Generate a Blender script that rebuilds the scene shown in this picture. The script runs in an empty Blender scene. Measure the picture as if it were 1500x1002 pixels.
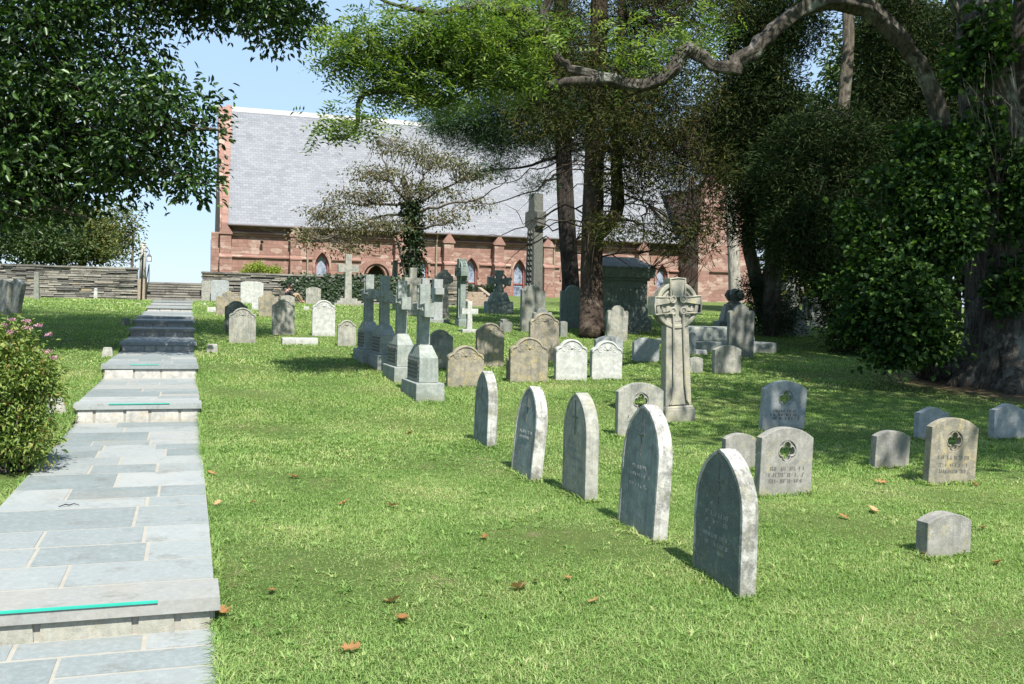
import bpy, math, random
import numpy as np
from mathutils import Matrix, Vector
rng = np.random.default_rng(7); random.seed(7)
S = bpy.context.scene; COL = S.collection
# ------------------------------------------------------------------ camera, sky, sun, exposure
FPX = 1440.0; PITCH = .0375; ROLL = .021; EYE = 1.65
_r = np.array([1, 0, 0.]); _f = np.array([0, math.cos(PITCH), -math.sin(PITCH)]); _u = np.array([0, math.sin(PITCH), math.cos(PITCH)])
CR = _r*math.cos(ROLL)+_u*math.sin(ROLL); CU = -_r*math.sin(ROLL)+_u*math.cos(ROLL); CF = _f
CAM = np.array([0, 0, EYE])
cd = bpy.data.cameras.new('camera'); cam = bpy.data.objects.new('camera', cd); COL.objects.link(cam)
cd.sensor_fit = 'HORIZONTAL'; cd.sensor_width = 36; cd.lens = FPX/1500*36; cd.clip_start = .05; cd.clip_end = 3000
cam.matrix_world = Matrix(((CR[0], CU[0], -CF[0], 0), (CR[1], CU[1], -CF[1], 0), (CR[2], CU[2], -CF[2], EYE), (0, 0, 0, 1)))
S.camera = cam
SUN_AZ = math.radians(22); SUN_EL = math.radians(54)       # azimuth measured from straight behind the camera towards the right
to_sun = Vector((math.sin(SUN_AZ)*math.cos(SUN_EL), -math.cos(SUN_AZ)*math.cos(SUN_EL), math.sin(SUN_EL)))
W = bpy.data.worlds.new('World'); S.world = W; W.use_nodes = True
nt = W.node_tree; bgn = nt.nodes['Background']
sky = nt.nodes.new('ShaderNodeTexSky'); sky.sky_type = 'NISHITA'; sky.sun_disc = False
sky.sun_elevation = SUN_EL; sky.sun_rotation = math.pi-SUN_AZ; sky.air_density = 1.1; sky.dust_density = .25; sky.ozone_density = 1.2; sky.altitude = 50
tint = nt.nodes.new('ShaderNodeMix'); tint.data_type = 'RGBA'; tint.blend_type = 'MULTIPLY'; tint.inputs[0].default_value = 1; tint.inputs[7].default_value = (1, 1, 1, 1)
nt.links.new(sky.outputs[0], tint.inputs[6]); pale = nt.nodes.new('ShaderNodeMix'); pale.data_type = 'RGBA'; pale.inputs[0].default_value = .62; pale.inputs[7].default_value = (5.6, 8.0, 11.2, 1)   # summer haze paling the blue
nt.links.new(tint.outputs[2], pale.inputs[6]); nt.links.new(pale.outputs[2], bgn.inputs[0]); bgn.inputs[1].default_value = .06
sl = bpy.data.lights.new('sun', 'SUN'); sl.energy = 5.0; sl.angle = math.radians(.53); sl.color = (1, .955, .88)
so = bpy.data.objects.new('sun', sl); COL.objects.link(so); so.rotation_euler = to_sun.to_track_quat('Z', 'Y').to_euler()
S.view_settings.view_transform = 'Standard'; S.view_settings.look = 'None'; S.view_settings.gamma = 1
S.view_settings.exposure = 1.0
S.cycles.max_bounces = 6; S.cycles.diffuse_bounces = 3; S.cycles.glossy_bounces = 2; S.cycles.transmission_bounces = 4; S.cycles.transparent_max_bounces = 6
S.cycles.use_denoising = True
# ------------------------------------------------------------------ frame of the place: s runs along the path, q across it
TH = .3185; PS = np.array([-math.sin(TH), math.cos(TH)]); PQ = np.array([math.cos(TH), math.sin(TH)])
def sq(s, q, z=0.): v = PS*s+PQ*q; return np.array([v[0], v[1], z])
def to_sq(x, y): return x*PS[0]+y*PS[1], x*PQ[0]+y*PQ[1]
_SS = [-40, -10, 0, 5.2, 6.3, 12.6, 14.2, 16.8, 18.4, 21.3, 23, 25.3, 28.5, 32, 35.5, 39, 42, 44, 52, 60, 90, 2000]
_ZZ = [-.7, -.35, -.2, -.12, -.03, .08, .21, .31, .44, .56, .66, .82, 1.02, 1.17, 1.31, 1.42, 1.5, 1.55, 1.95, 2.22, 2.3, 2.3]
def gz0(s): return np.interp(s, _SS, _ZZ)
def gz(x, y): return float(gz0(to_sq(x, y)[0]))
def ray(px, py): return CF+CR*(px-750)/FPX+CU*(501-py)/FPX
def W3(px, py, D): return CAM+ray(px, py)*D              # a point seen at (px, py), D metres in front of the eye
def ground(px, py):
    d = ray(px, py)
    for t in np.arange(1.5, 80, .01):
        p = CAM+d*t
        if p[2] < gz(p[0], p[1]): return p
    return CAM+d*40
# ------------------------------------------------------------------ object helpers
def tag(o, label=None, cat=None, group=None, kind=None):
    if label: o['label'] = label
    if cat: o['category'] = cat
    if group: o['group'] = group
    if kind: o['kind'] = kind
    return o
def empty(name, loc=(0, 0, 0), rz=0, rot=None):
    o = bpy.data.objects.new(name, None); COL.objects.link(o); o.location = loc
    o.rotation_euler = rot if rot else (0, 0, rz); o.empty_display_size = .2
    return o
class MB:
    def __init__(s): s.v = []; s.f = []; s.n = 0
    def add(s, v, f):
        v = np.asarray(v, float).reshape(-1, 3); s.v.append(v)
        s.f += [tuple(i+s.n for i in q) for q in f]; s.n += len(v); return s
    def box(s, x0, x1, y0, y1, z0, z1, tx=0, ty=0):           # tx, ty: how far the top is drawn in
        s.add([(x0, y0, z0), (x1, y0, z0), (x1, y1, z0), (x0, y1, z0), (x0+tx, y0+ty, z1), (x1-tx, y0+ty, z1), (x1-tx, y1-ty, z1), (x0+tx, y1-ty, z1)],
              [(3, 2, 1, 0), (4, 5, 6, 7), (0, 1, 5, 4), (1, 2, 6, 5), (2, 3, 7, 6), (3, 0, 4, 7)]); return s
    def prism(s, poly, y0, y1):                             # poly in x,z ; extruded along y
        n = len(poly); v = [(x, y0, z) for x, z in poly]+[(x, y1, z) for x, z in poly]
        s.add(v, [tuple(range(n)), tuple(range(2*n-1, n-1, -1))]+[(i, i+n, (i+1) % n+n, (i+1) % n) for i in range(n)]); return s
    def tube(s, pts, rad, n=8, cap=True, wob=0., seed=0):
        pts = np.asarray(pts, float); m = len(pts); rad = np.broadcast_to(np.asarray(rad, float), (m,))
        t = np.gradient(pts, axis=0); t /= np.linalg.norm(t, axis=1)[:, None]+1e-9
        up = np.array([0, 0, 1.]) if abs(t[0, 2]) < .9 else np.array([1, 0, 0.])
        a = np.cross(t[0], up); a /= np.linalg.norm(a); V = np.zeros((m, n, 3)); g = np.random.default_rng(seed)
        ang = np.arange(n)/n*2*np.pi
        lob = g.normal(0, 1, (4,)); ph = g.uniform(0, 6, (4,))
        for i in range(m):
            a = a-t[i]*(a@t[i]); a /= np.linalg.norm(a)+1e-9; b = np.cross(t[i], a)
            r = rad[i]*(1+wob*sum(lob[k]*np.sin((k+2)*ang+ph[k]+i*.25) for k in range(4))*.35)
            V[i] = pts[i]+np.outer(np.cos(ang)*r, a)+np.outer(np.sin(ang)*r, b)
        f = [(i*n+j, i*n+(j+1) % n, (i+1)*n+(j+1) % n, (i+1)*n+j) for i in range(m-1) for j in range(n)]
        if cap: f += [tuple(range(n-1, -1, -1)), tuple(range((m-1)*n, m*n))]
        s.add(V, f); return s
    def build(s, name, mat, parent=None, smooth=False, bevel=0, loc=None, rot=None):
        me = bpy.data.meshes.new(name); me.from_pydata(np.concatenate(s.v).tolist(), [], s.f); me.update()
        if smooth: me.shade_smooth()
        me.materials.append(mat)
        o = bpy.data.objects.new(name, me); COL.objects.link(o)
        if parent: o.parent = parent
        if loc is not None: o.location = loc
        if rot is not None: o.rotation_euler = rot
        if bevel:
            b = o.modifiers.new('bevel', 'BEVEL'); b.width = bevel; b.segments = 2; b.limit_method = 'ANGLE'; b.angle_limit = .6
        return o
def resample(pts, n):
    pts = np.asarray(pts, float); P = np.vstack([2*pts[0]-pts[1], pts, 2*pts[-1]-pts[-2]]); out = []
    k = len(pts)-1
    for u in np.linspace(0, k, n):
        i = min(int(u), k-1); t = u-i; p0, p1, p2, p3 = P[i], P[i+1], P[i+2], P[i+3]
        out.append(.5*(2*p1+(p2-p0)*t+(2*p0-5*p1+4*p2-p3)*t*t+(3*p1-p0-3*p2+p3)*t**3))
    return np.array(out)
def plate(mb, outlines, thick, bev=.008, y=0., flip=False):
    """a flat slab cut to closed outlines in x,z (later ones are holes), with softened edges"""
    cu = bpy.data.curves.new('c', 'CURVE'); cu.dimensions = '2D'; cu.fill_mode = 'BOTH'
    cu.extrude = thick/2-bev; cu.bevel_depth = bev; cu.bevel_resolution = 1; cu.offset = -bev
    for ol in outlines:
        sp = cu.splines.new('POLY'); sp.points.add(len(ol)-1); sp.use_cyclic_u = True
        for p, (x, z) in zip(sp.points, ol): p.co = (x, z, 0, 1)
    ob = bpy.data.objects.new('c', cu); me = bpy.data.meshes.new_from_object(ob)
    v = np.array([q.co[:] for q in me.vertices]); fs = [tuple(q.vertices) for q in me.polygons]
    vv = np.stack([v[:, 0], -v[:, 2]+y, v[:, 1]], 1)
    mb.add(vv, fs); bpy.data.objects.remove(ob); bpy.data.curves.remove(cu); bpy.data.meshes.remove(me); return mb
# ------------------------------------------------------------------ materials
class NT:
    def __init__(s, name):
        s.m = bpy.data.materials.new(name); s.m.use_nodes = True; s.t = s.m.node_tree; s.b = s.t.nodes['Principled BSDF']; s.out = s.t.nodes['Material Output']
    def n(s, typ, **k):
        o = s.t.nodes.new('ShaderNode'+typ)
        for a, b in k.items():
            if a in o.inputs: s.set(o.inputs[a], b)
            else: setattr(o, a, b)
        return o
    def set(s, inp, val):
        if hasattr(val, 'is_output') or isinstance(val, bpy.types.NodeSocket): s.t.links.new(val, inp)
        else:
            if isinstance(val, tuple) and len(val) == 3 and inp.type == 'RGBA': val = val+(1,)
            inp.default_value = val
    def obj(s): return s.n('TexCoord').outputs['Object']
    def noise(s, vec, scale, detail=4, rough=.6, dist=0.):
        o = s.n('TexNoise', Scale=scale, Detail=detail, Roughness=rough, Distortion=dist); s.set(o.inputs['Vector'], vec); return o.outputs['Fac']
    def scale(s, vec, sc, loc=(0, 0, 0)):
        o = s.n('Mapping'); s.set(o.inputs['Vector'], vec); o.inputs['Scale'].default_value = sc
        if isinstance(loc, tuple): o.inputs['Location'].default_value = loc
        else: s.set(o.inputs['Location'], loc)
        return o.outputs[0]
    def ramp(s, fac, stops):
        o = s.n('ValToRGB'); e = o.color_ramp.elements
        while len(e) < len(stops): e.new(.5)
        for el, (p, c) in zip(e, stops): el.position = p; el.color = (c if isinstance(c, tuple) else (c, c, c))+(1,) if not (isinstance(c, tuple) and len(c) == 4) else c
        s.set(o.inputs[0], fac); return o.outputs[0]
    def mix(s, fac, a, b, mode='MIX'):
        o = s.n('Mix', data_type='RGBA', blend_type=mode); s.set(o.inputs[0], fac); s.set(o.inputs[6], a); s.set(o.inputs[7], b); return o.outputs[2]
    def math(s, op, a, b=0., clamp=False):
        o = s.n('Math', operation=op, use_clamp=clamp); s.set(o.inputs[0], a); s.set(o.inputs[1], b); return o.outputs[0]
    def xyz(s, vec): o = s.n('SeparateXYZ'); s.set(o.inputs[0], vec); return o.outputs
    def comb(s, x, y, z): o = s.n('CombineXYZ'); s.set(o.inputs[0], x); s.set(o.inputs[1], y); s.set(o.inputs[2], z); return o.outputs[0]
    def bump(s, h, strength=.5, dist=.01):
        o = s.n('Bump', Strength=strength, Distance=dist); s.set(o.inputs['Height'], h); s.set(s.b.inputs['Normal'], o.outputs[0])
    def fin(s, col, rough=.85, spec=.3):
        s.set(s.b.inputs['Base Color'], col); s.set(s.b.inputs['Roughness'], rough); s.set(s.b.inputs['Specular IOR Level'], spec); return s.m
def plain(name, col, rough=.6, metal=0, spec=.4):
    t = NT(name); t.b.inputs['Metallic'].default_value = metal
    v = t.noise(t.obj(), 9, 4); c = t.mix(v, tuple(x*.75 for x in col), tuple(min(1, x*1.2) for x in col)); return t.fin(c, rough, spec)
def stone(name, base, dark, lichen=(.30, .28, .10), la=.35, grime=.5, pale=.0, h=.8):
    """weathered gravestone: mottled grain, rain streaks running down, dark growth and lichen patches"""
    t = NT(name); o = t.obj(); rnd = t.n('ObjectInfo').outputs['Random']
    off = t.comb(t.math('MULTIPLY', rnd, 37.), t.math('MULTIPLY', rnd, 71.), 0.)
    v = t.n('VectorMath', operation='ADD'); t.set(v.inputs[0], o); t.set(v.inputs[1], off); v = v.outputs[0]
    grain = t.noise(v, 140, 3, .7); mid = t.noise(v, 11, 6, .65); big = t.noise(v, 2.6, 4, .6)
    c = t.mix(t.ramp(mid, [(.3, 0.), (.7, 1.)]), tuple(x*.55 for x in base), tuple(min(.9, x*1.15) for x in base))
    st = t.noise(t.scale(v, (14, 14, .9)), 1.6, 5, .6)
    c = t.mix(t.math('MULTIPLY', t.ramp(st, [(.48, 0.), (.72, 1.)]), grime), c, dark)
    c = t.mix(t.math('MULTIPLY', t.ramp(t.noise(v, 4.5, 9, .78), [(.47, 0.), (.58, 1.)]), grime*.85), c, dark)
    c = t.mix(t.math('MULTIPLY', t.ramp(t.noise(v, 34, 5, .75), [(.56, 0.), (.66, 1.)]), grime*.7), c, dark)
    li = t.math('MULTIPLY', t.ramp(t.noise(v, 6.5, 9, .78, .4), [(.53, 0.), (.64, 1.)]), la)
    c = t.mix(li, c, lichen)
    c = t.mix(t.math('MULTIPLY', t.ramp(t.noise(v, 26, 5, .8), [(.58, 0.), (.66, 1.)]), .45), c, (.42, .43, .40))
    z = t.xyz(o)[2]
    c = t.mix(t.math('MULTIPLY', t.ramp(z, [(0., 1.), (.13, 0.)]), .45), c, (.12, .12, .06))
    c = t.mix(t.ramp(grain, [(.3, .0), (.75, .22)]), c, (.6, .6, .57))
    t.bump(t.math('ADD', t.math('MULTIPLY', grain, .35), t.math('ADD', mid, t.math('MULTIPLY', st, .6))), .55, .012)
    return t.fin(c, .9, .2)
M = {}
M['grey'] = stone('grey_granite', (.25, .24, .215), (.10, .10, .09), (.33, .29, .12), .5, .6)
M['tan'] = stone('tan_marble', (.28, .24, .165), (.075, .075, .06), (.36, .27, .06), .7, .75)
M['white'] = stone('white_marble', (.47, .475, .45), (.26, .28, .27), (.42, .41, .28), .35, .45)
M['pale'] = stone('pale_marble', (.33, .32, .275), (.11, .12, .10), (.33, .30, .16), .5, .75)
M['blue'] = stone('blue_grey_marble', (.31, .33, .335), (.17, .20, .20), (.35, .36, .3), .3, .5)
M['dark'] = stone('dark_slate', (.19, .20, .175), (.05, .06, .05), (.25, .22, .08), .5, .5)
M['green'] = stone('green_stained_stone', (.17, .22, .20), (.07, .10, .09), (.24, .24, .12), .3, .6)
M['arch'] = stone('weathered_arch_stone', (.46, .45, .42), (.075, .075, .06), (.30, .28, .16), .5, .95)
M['mossy'] = stone('moss_stained_marble', (.27, .295, .27), (.12, .15, .13), (.28, .29, .16), .35, .75)
M['archdark'] = stone('dark_green_shaded_arch_face', (.075, .105, .098), (.03, .045, .042), (.30, .28, .14), .3, .6)  # nearest stone's front: its shade is darkened into the base colour
M['archface'] = stone('stained_shaded_arch_face', (.215, .255, .248), (.06, .08, .075), (.24, .25, .16), .25, .7)  # darker copy of arch: staining plus the front's shade put into the colour
M['relief'] = stone('weathered_high_cross_stone', (.07, .072, .06), (.035, .04, .033), (.2, .19, .1), .4, .6)
M['celtic'] = stone('buff_cross_stone', (.33, .31, .25), (.20, .19, .14), (.36, .33, .12), .55, .5)
M['letter'] = stone('carved_letter_stone', (.10, .095, .08), (.07, .07, .06), (.2, .2, .1), .2, .5)
M['letterpale'] = stone('raised_letter_stone', (.24, .26, .25), (.2, .2, .19), (.3, .3, .2), .2, .3)
M['brownstep'] = stone('brown_sandstone_steps', (.30, .23, .16), (.12, .1, .07), (.2, .2, .1), .3, .4)
def ledge_wall():
    t = NT('drystone_ledge'); o = t.obj(); x, y, z = t.xyz(o)
    wob = t.noise(o, 1.3, 5); u = t.math('ADD', t.math('ADD', x, y), t.math('MULTIPLY', wob, .35)); w = t.math('ADD', z, t.math('MULTIPLY', t.noise(t.scale(o, (1, 1, 2.5)), 1.7, 5), .09))
    br = t.n('TexBrick', offset=.37, offset_frequency=2, squash=.6, squash_frequency=3); t.set(br.inputs['Vector'], t.comb(u, w, 0.))
    for k, val in (('Scale', 1.), ('Mortar Size', .012), ('Mortar Smooth', .3), ('Brick Width', .52), ('Row Height', .085), ('Bias', 0.)): br.inputs[k].default_value = val
    br.inputs['Color1'].default_value = (.40, .36, .28, 1); br.inputs['Color2'].default_value = (.17, .16, .14, 1); br.inputs['Mortar'].default_value = (.03, .03, .025, 1)
    n = t.noise(o, 5, 8, .7); c = t.mix(t.ramp(n, [(.35, 0.), (.7, .7)]), br.outputs[0], (.33, .33, .29))
    c = t.mix(t.ramp(t.noise(o, 1.1, 5), [(.52, 0.), (.66, .6)]), c, (.06, .06, .05))
    t.bump(t.math('ADD', t.math('MULTIPLY', br.outputs['Fac'], -1.4), n), .9, .05); return t.fin(c, .95, .1)
M['ledge'] = ledge_wall()
def ashlar(name, c1, c2, bw, rh, mort=(.24, .14, .11)):
    t = NT(name); o = t.obj(); x, y, z = t.xyz(o); wob = t.noise(o, .9, 3)
    u = t.math('ADD', x, y); w = t.math('ADD', z, t.math('MULTIPLY', t.noise(t.scale(o, (.5, .5, .5)), 1.1, 2), .16))
    br = t.n('TexBrick', offset=.43, squash=.62, squash_frequency=3); t.set(br.inputs['Vector'], t.comb(u, w, 0.))
    for k, val in (('Scale', 1.), ('Mortar Size', .012), ('Mortar Smooth', .2), ('Brick Width', bw), ('Row Height', rh), ('Bias', -.1)): br.inputs[k].default_value = val
    br.inputs['Color1'].default_value = c1+(1,); br.inputs['Color2'].default_value = c2+(1,); br.inputs['Mortar'].default_value = mort+(1,)
    n = t.noise(o, 3.1, 7, .72)
    vo = t.n('TexVoronoi', Scale=1.); t.set(vo.inputs['Vector'], t.comb(t.math('MULTIPLY', u, 1/bw), t.math('MULTIPLY', w, 1/rh), 0.))
    pv = t.xyz(vo.outputs['Color'])[0]
    c = t.mix(t.ramp(pv, [(.62, 0.), (.9, .75)]), br.outputs[0], (.43, .335, .275))
    c = t.mix(t.ramp(n, [(.45, 0.), (.75, .5)]), c, (.17, .085, .065))
    c = t.mix(t.ramp(t.noise(o, 17, 5, .7), [(.4, 0.), (.8, .4)]), c, (.33, .24, .20))
    t.bump(t.math('ADD', t.math('MULTIPLY', br.outputs['Fac'], -.8), n), .7, .03); return t.fin(c, .92, .15)
M['brown'] = ashlar('brownstone_ashlar', (.28, .16, .13), (.195, .11, .09), .46, .21)
M['browntrim'] = ashlar('brownstone_trim', (.265, .15, .122), (.225, .125, .10), 1.3, .6)
def slate():
    t = NT('slate_roof'); o = t.obj(); x, y, z = t.xyz(o); br = t.n('TexBrick'); t.set(br.inputs['Vector'], t.comb(x, t.math('MULTIPLY', z, 1.28), 0.))
    for k, val in (('Scale', 1.), ('Mortar Size', .011), ('Mortar Smooth', .6), ('Brick Width', .34), ('Row Height', .205), ('Bias', 0.)): br.inputs[k].default_value = val
    br.inputs['Color1'].default_value = (.20, .208, .222, 1); br.inputs['Color2'].default_value = (.14, .148, .163, 1); br.inputs['Mortar'].default_value = (.06, .065, .075, 1)
    n = t.noise(t.scale(o, (.35, .35, 2.5)), 1.1, 6, .7); c = t.mix(t.ramp(n, [(.35, 0.), (.7, .4)]), br.outputs[0], (.21, .215, .226))
    c = t.mix(t.ramp(t.noise(t.scale(o, (.6, .6, 3)), 2.3, 5), [(.5, 0.), (.75, .3)]), c, (.10, .108, .122))
    t.bump(br.outputs['Fac'], -.35, .02); return t.fin(c, .6, .3)
M['slate'] = slate()
M['lead'] = plain('lead_ridge', (.31, .31, .30), .6); M['iron'] = plain('black_iron', (.02, .02, .022), .5, .4)
M['gutter'] = plain('brown_gutter', (.07, .05, .045), .6); M['redframe'] = plain('red_window_frame', (.30, .07, .055), .6)
M['door'] = plain('dark_door', (.03, .016, .013), .7)
def glass():
    t = NT('leaded_glass'); o = t.obj(); x, y, z = t.xyz(o); br = t.n('TexBrick', offset=.5)
    t.set(br.inputs['Vector'], t.comb(x, z, 0.))
    for k, val in (('Scale', 1.), ('Mortar Size', .012), ('Brick Width', .15), ('Row Height', .2)): br.inputs[k].default_value = val
    br.inputs['Color1'].default_value = (.20, .25, .34, 1); br.inputs['Color2'].default_value = (.09, .115, .17, 1); br.inputs['Mortar'].default_value = (.05, .055, .07, 1)
    c = t.mix(t.ramp(t.noise(o, 2.3, 5), [(.4, 0.), (.6, .7)]), br.outputs[0], (.38, .43, .5)); t.bump(t.noise(o, 5, 2), .3, .01); return t.fin(c, .12, .9)
M['glass'] = glass()
def lawn_ground():
    t = NT('lawn_soil'); o = t.obj(); a = t.noise(o, .55, 5); b = t.noise(o, 5, 7, .7); f = t.noise(o, 60, 6, .75)
    c = t.mix(t.ramp(b, [(.35, 0.), (.65, 1.)]), (.09, .15, .035), (.15, .215, .06))
    c = t.mix(t.ramp(a, [(.45, 0.), (.65, .6)]), c, (.17, .20, .06)); c = t.mix(t.ramp(f, [(.35, .75), (.6, 0.)]), c, (.07, .085, .03))
    c = t.mix(t.ramp(t.noise(o, 2.2, 8, .75), [(.56, 0.), (.68, .7)]), c, (.25, .205, .12))
    # trodden bare earth round the old tree
    g = t.n('VectorMath', operation='DISTANCE'); t.set(g.inputs[0], o); g.inputs[1].default_value = (10.2, 19.2, .3)
    e = t.math('ADD', g.outputs['Value'], t.math('MULTIPLY', b, 3.)); c = t.mix(t.ramp(t.math('MULTIPLY', e, .1), [(.34, 1.), (.46, 0.)]), c, (.13, .095, .06))
    t.bump(t.math('ADD', f, t.math('MULTIPLY', b, .5)), .8, .05); return t.fin(c, .95, .1)
M['lawn'] = lawn_ground()
def leafmat(name, stops, trans=.35, rough=.5, spec=.35, tcol=None, patch=0):
    """foliage: colour from each leaf's own number, some light coming through the blade"""
    t = NT(name); a = t.n('Attribute', attribute_name='rnd').outputs['Fac']
    if patch: a = t.math('ADD', t.math('MULTIPLY', a, .6), t.math('MULTIPLY', t.ramp(t.noise(t.obj(), patch, 4), [(.3, 0.), (.7, 1.)]), .4))
    c = t.ramp(a, stops); t.fin(c, rough, spec)
    tr = t.n('BsdfTranslucent'); t.set(tr.inputs[0], t.mix(1., c, tcol or (1.25, 1.35, .55), 'MULTIPLY'))
    mx = t.n('MixShader'); mx.inputs[0].default_value = trans; t.t.links.new(t.b.outputs[0], mx.inputs[1]); t.t.links.new(tr.outputs[0], mx.inputs[2]); t.t.links.new(mx.outputs[0], t.out.inputs[0]); return t.m
M['grass'] = leafmat('grass_blades', [(0., (.08, .165, .036)), (.35, (.19, .315, .085)), (.62, (.30, .41, .14)), (.8, (.44, .46, .22)), (1., (.58, .50, .32))], .42, .6, .2, (1.15, 1.25, .65), .8)
M['leaf'] = leafmat('broad_leaf', [(0., (.009, .026, .006)), (.6, (.024, .058, .011)), (1., (.075, .15, .026))], .25, .4, .45)
M['locust'] = leafmat('locust_leaf', [(0., (.04, .09, .015)), (.55, (.12, .19, .042)), (1., (.25, .31, .085))], .4, .5, .3)
M['pine'] = leafmat('pine_needle', [(0., (.016, .04, .02)), (.6, (.04, .085, .035)), (1., (.09, .145, .055))], .15, .6, .3)
M['juniper'] = leafmat('juniper_spray', [(0., (.012, .024, .010)), (.6, (.032, .052, .018)), (.93, (.07, .085, .028)), (1., (.12, .09, .03))], .15, .85, .08)
M['cedar'] = leafmat('cedar_spray', [(0., (.02, .035, .012)), (.6, (.05, .06, .018)), (.9, (.11, .09, .025)), (1., (.16, .09, .03))], .2, .85, .08)
M['dogwood'] = leafmat('dogwood_leaf', [(0., (.06, .075, .03)), (.45, (.125, .13, .06)), (.8, (.19, .165, .10)), (1., (.21, .135, .09))], .35, .55, .3)
M['ivy'] = leafmat('ivy_leaf', [(0., (.01, .028, .009)), (.6, (.03, .072, .016)), (1., (.11, .19, .04))], .3, .6, .2)
M['shrub'] = leafmat('shrub_leaf', [(0., (.05, .10, .018)), (.55, (.14, .21, .04)), (.9, (.25, .29, .07)), (1., (.26, .14, .06))], .3, .5, .35)
M['lime'] = leafmat('lime_leaf', [(0., (.12, .19, .02)), (.6, (.24, .30, .04)), (1., (.36, .38, .08))], .4, .5, .3)
M['bgleaf'] = leafmat('background_leaf', [(0., (.022, .05, .016)), (.6, (.05, .085, .025)), (1., (.10, .13, .04))], .25, .6, .3)
M['olive'] = leafmat('olive_leaf', [(0., (.05, .08, .02)), (.6, (.10, .12, .035)), (1., (.19, .18, .05))], .3, .6, .3)
M['hedge'] = leafmat('hedge_leaf', [(0., (.012, .03, .012)), (.7, (.03, .055, .02)), (1., (.06, .08, .03))], .15, .5, .3)
M['flower'] = leafmat('pink_flower', [(0., (.36, .14, .22)), (1., (.56, .34, .40))], .3, .6, .2, (1, .8, .9))
M['deadleaf'] = leafmat('dead_oak_leaf', [(0., (.20, .09, .03)), (.5, (.36, .20, .08)), (1., (.50, .36, .20))], .2, .6, .3, (1, .8, .5))
def bark(name, base, dark, sc=1., lich=(.3, .32, .28), la=.3, ridge=1.):
    t = NT(name); o = t.obj(); v = t.scale(o, (7*sc, 7*sc, 1.1*sc)); n = t.noise(v, 2.2, 8, .7, .6); k = t.noise(o, 2.1, 6, .7)
    c = t.mix(t.ramp(n, [(.35, 0.), (.62, 1.)]), dark, base); c = t.mix(t.math('MULTIPLY', t.ramp(k, [(.52, 0.), (.64, 1.)]), la), c, lich)
    t.bump(n, 1., .06*ridge); return t.fin(c, .95, .1)
M['bark'] = bark('furrowed_bark', (.17, .145, .115), (.04, .034, .028)); M['barkbig'] = bark('old_tree_bark', (.125, .11, .093), (.028, .024, .021), .8, (.36, .38, .33), .5, 1.4)
M['barkred'] = bark('cedar_bark', (.085, .064, .05), (.025, .017, .013), 1.3, (.25, .2, .15), .3); M['barkdark'] = bark('pine_bark', (.06, .052, .045), (.018, .016, .014), 1.2, (.12, .12, .1), .2)
M['barkpale'] = bark('pale_bark', (.40, .38, .33), (.16, .15, .13), 1.1, (.5, .48, .42), .4)
M['rock'] = stone('rough_rock_block', (.36, .35, .31), (.12, .12, .1), (.28, .27, .14), .35, .5)
M['tape'] = plain('teal_tape', (.025, .36, .27), .5); M['pole'] = plain('pale_pole', (.32, .31, .28), .8)
M['skin'] = plain('skin', (.50, .29, .21), .6); M['black'] = plain('black_cloth', (.018, .02, .024), .9); M['hair'] = plain('black_hair', (.008, .007, .007), .6); M['khaki'] = plain('khaki_cloth', (.27, .20, .12), .9)
M['lampglass'] = plain('lantern_glass', (.6, .66, .7), .2, 0, .6)
def flag(name, mort=False):
    t = NT(name); o = t.obj(); a = t.n('Attribute', attribute_name='rnd').outputs['Fac']
    c = t.ramp(a, [(0., (.135, .16, .158)), (.3, (.19, .213, .212)), (.55, (.24, .258, .252)), (.8, (.285, .296, .286)), (1., (.24, .228, .20))])
    n = t.noise(o, 1.9, 6, .65); c = t.mix(t.ramp(n, [(.4, 0.), (.68, .55)]), c, (.20, .228, .232)); c = t.mix(t.ramp(t.noise(o, 30, 6, .7), [(.45, 0.), (.8, .4)]), c, (.39, .40, .39)); c = t.mix(t.ramp(t.noise(o, 3.3, 8, .8), [(.54, 0.), (.66, .6)]), c, (.13, .132, .115))
    c = t.mix(t.ramp(t.noise(o, .8, 8, .75), [(.56, 0.), (.66, .45)]), c, (.225, .205, .165))
    t.bump(t.math('ADD', n, t.math('MULTIPLY', t.noise(o, 22, 5), .4)), .35, .012); return t.fin(c, .75, .3)
M['flag'] = flag('bluestone_flag')
M['mortar'] = plain('pale_mortar', (.30, .285, .245), .95)
M['riser'] = stone('rough_granite_riser', (.45, .435, .395), (.15, .145, .135), (.42, .33, .2), .5, .35)
# ------------------------------------------------------------------ foliage builders
def raw_mesh(name, V, nv, mat, rnd, parent=None, faces=None):
    """V (N, nv, 3): N small faces of nv corners each, with a per-leaf number 'rnd'"""
    N = len(V); me = bpy.data.meshes.new(name)
    if faces is None: faces = [tuple(range(nv))]
    me.vertices.add(N*nv); me.vertices.foreach_set('co', np.ascontiguousarray(V, np.float32).ravel())
    nl = sum(len(f) for f in faces); me.loops.add(N*nl); me.polygons.add(N*len(faces))
    base = (np.arange(N)*nv)[:, None]; idx = np.concatenate([np.array(f) for f in faces])[None]
    me.loops.foreach_set('vertex_index', (base+idx).astype(np.int32).ravel())
    tot = np.array([len(f) for f in faces]); st = np.concatenate([[0], np.cumsum(tot)[:-1]])
    me.polygons.foreach_set('loop_start', ((np.arange(N)*nl)[:, None]+st[None]).astype(np.int32).ravel())
    try: me.polygons.foreach_set('loop_total', np.tile(tot, N).astype(np.int32))
    except Exception: pass
    at = me.attributes.new('rnd', 'FLOAT', 'FACE'); at.data.foreach_set('value', np.repeat(rnd, len(faces)).astype(np.float32))
    me.materials.append(mat); me.update(); me.validate()
    o = bpy.data.objects.new(name, me); COL.objects.link(o)
    if parent: o.parent = parent
    return o
def unit(v): return v/(np.linalg.norm(v, axis=-1, keepdims=True)+1e-9)
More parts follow.
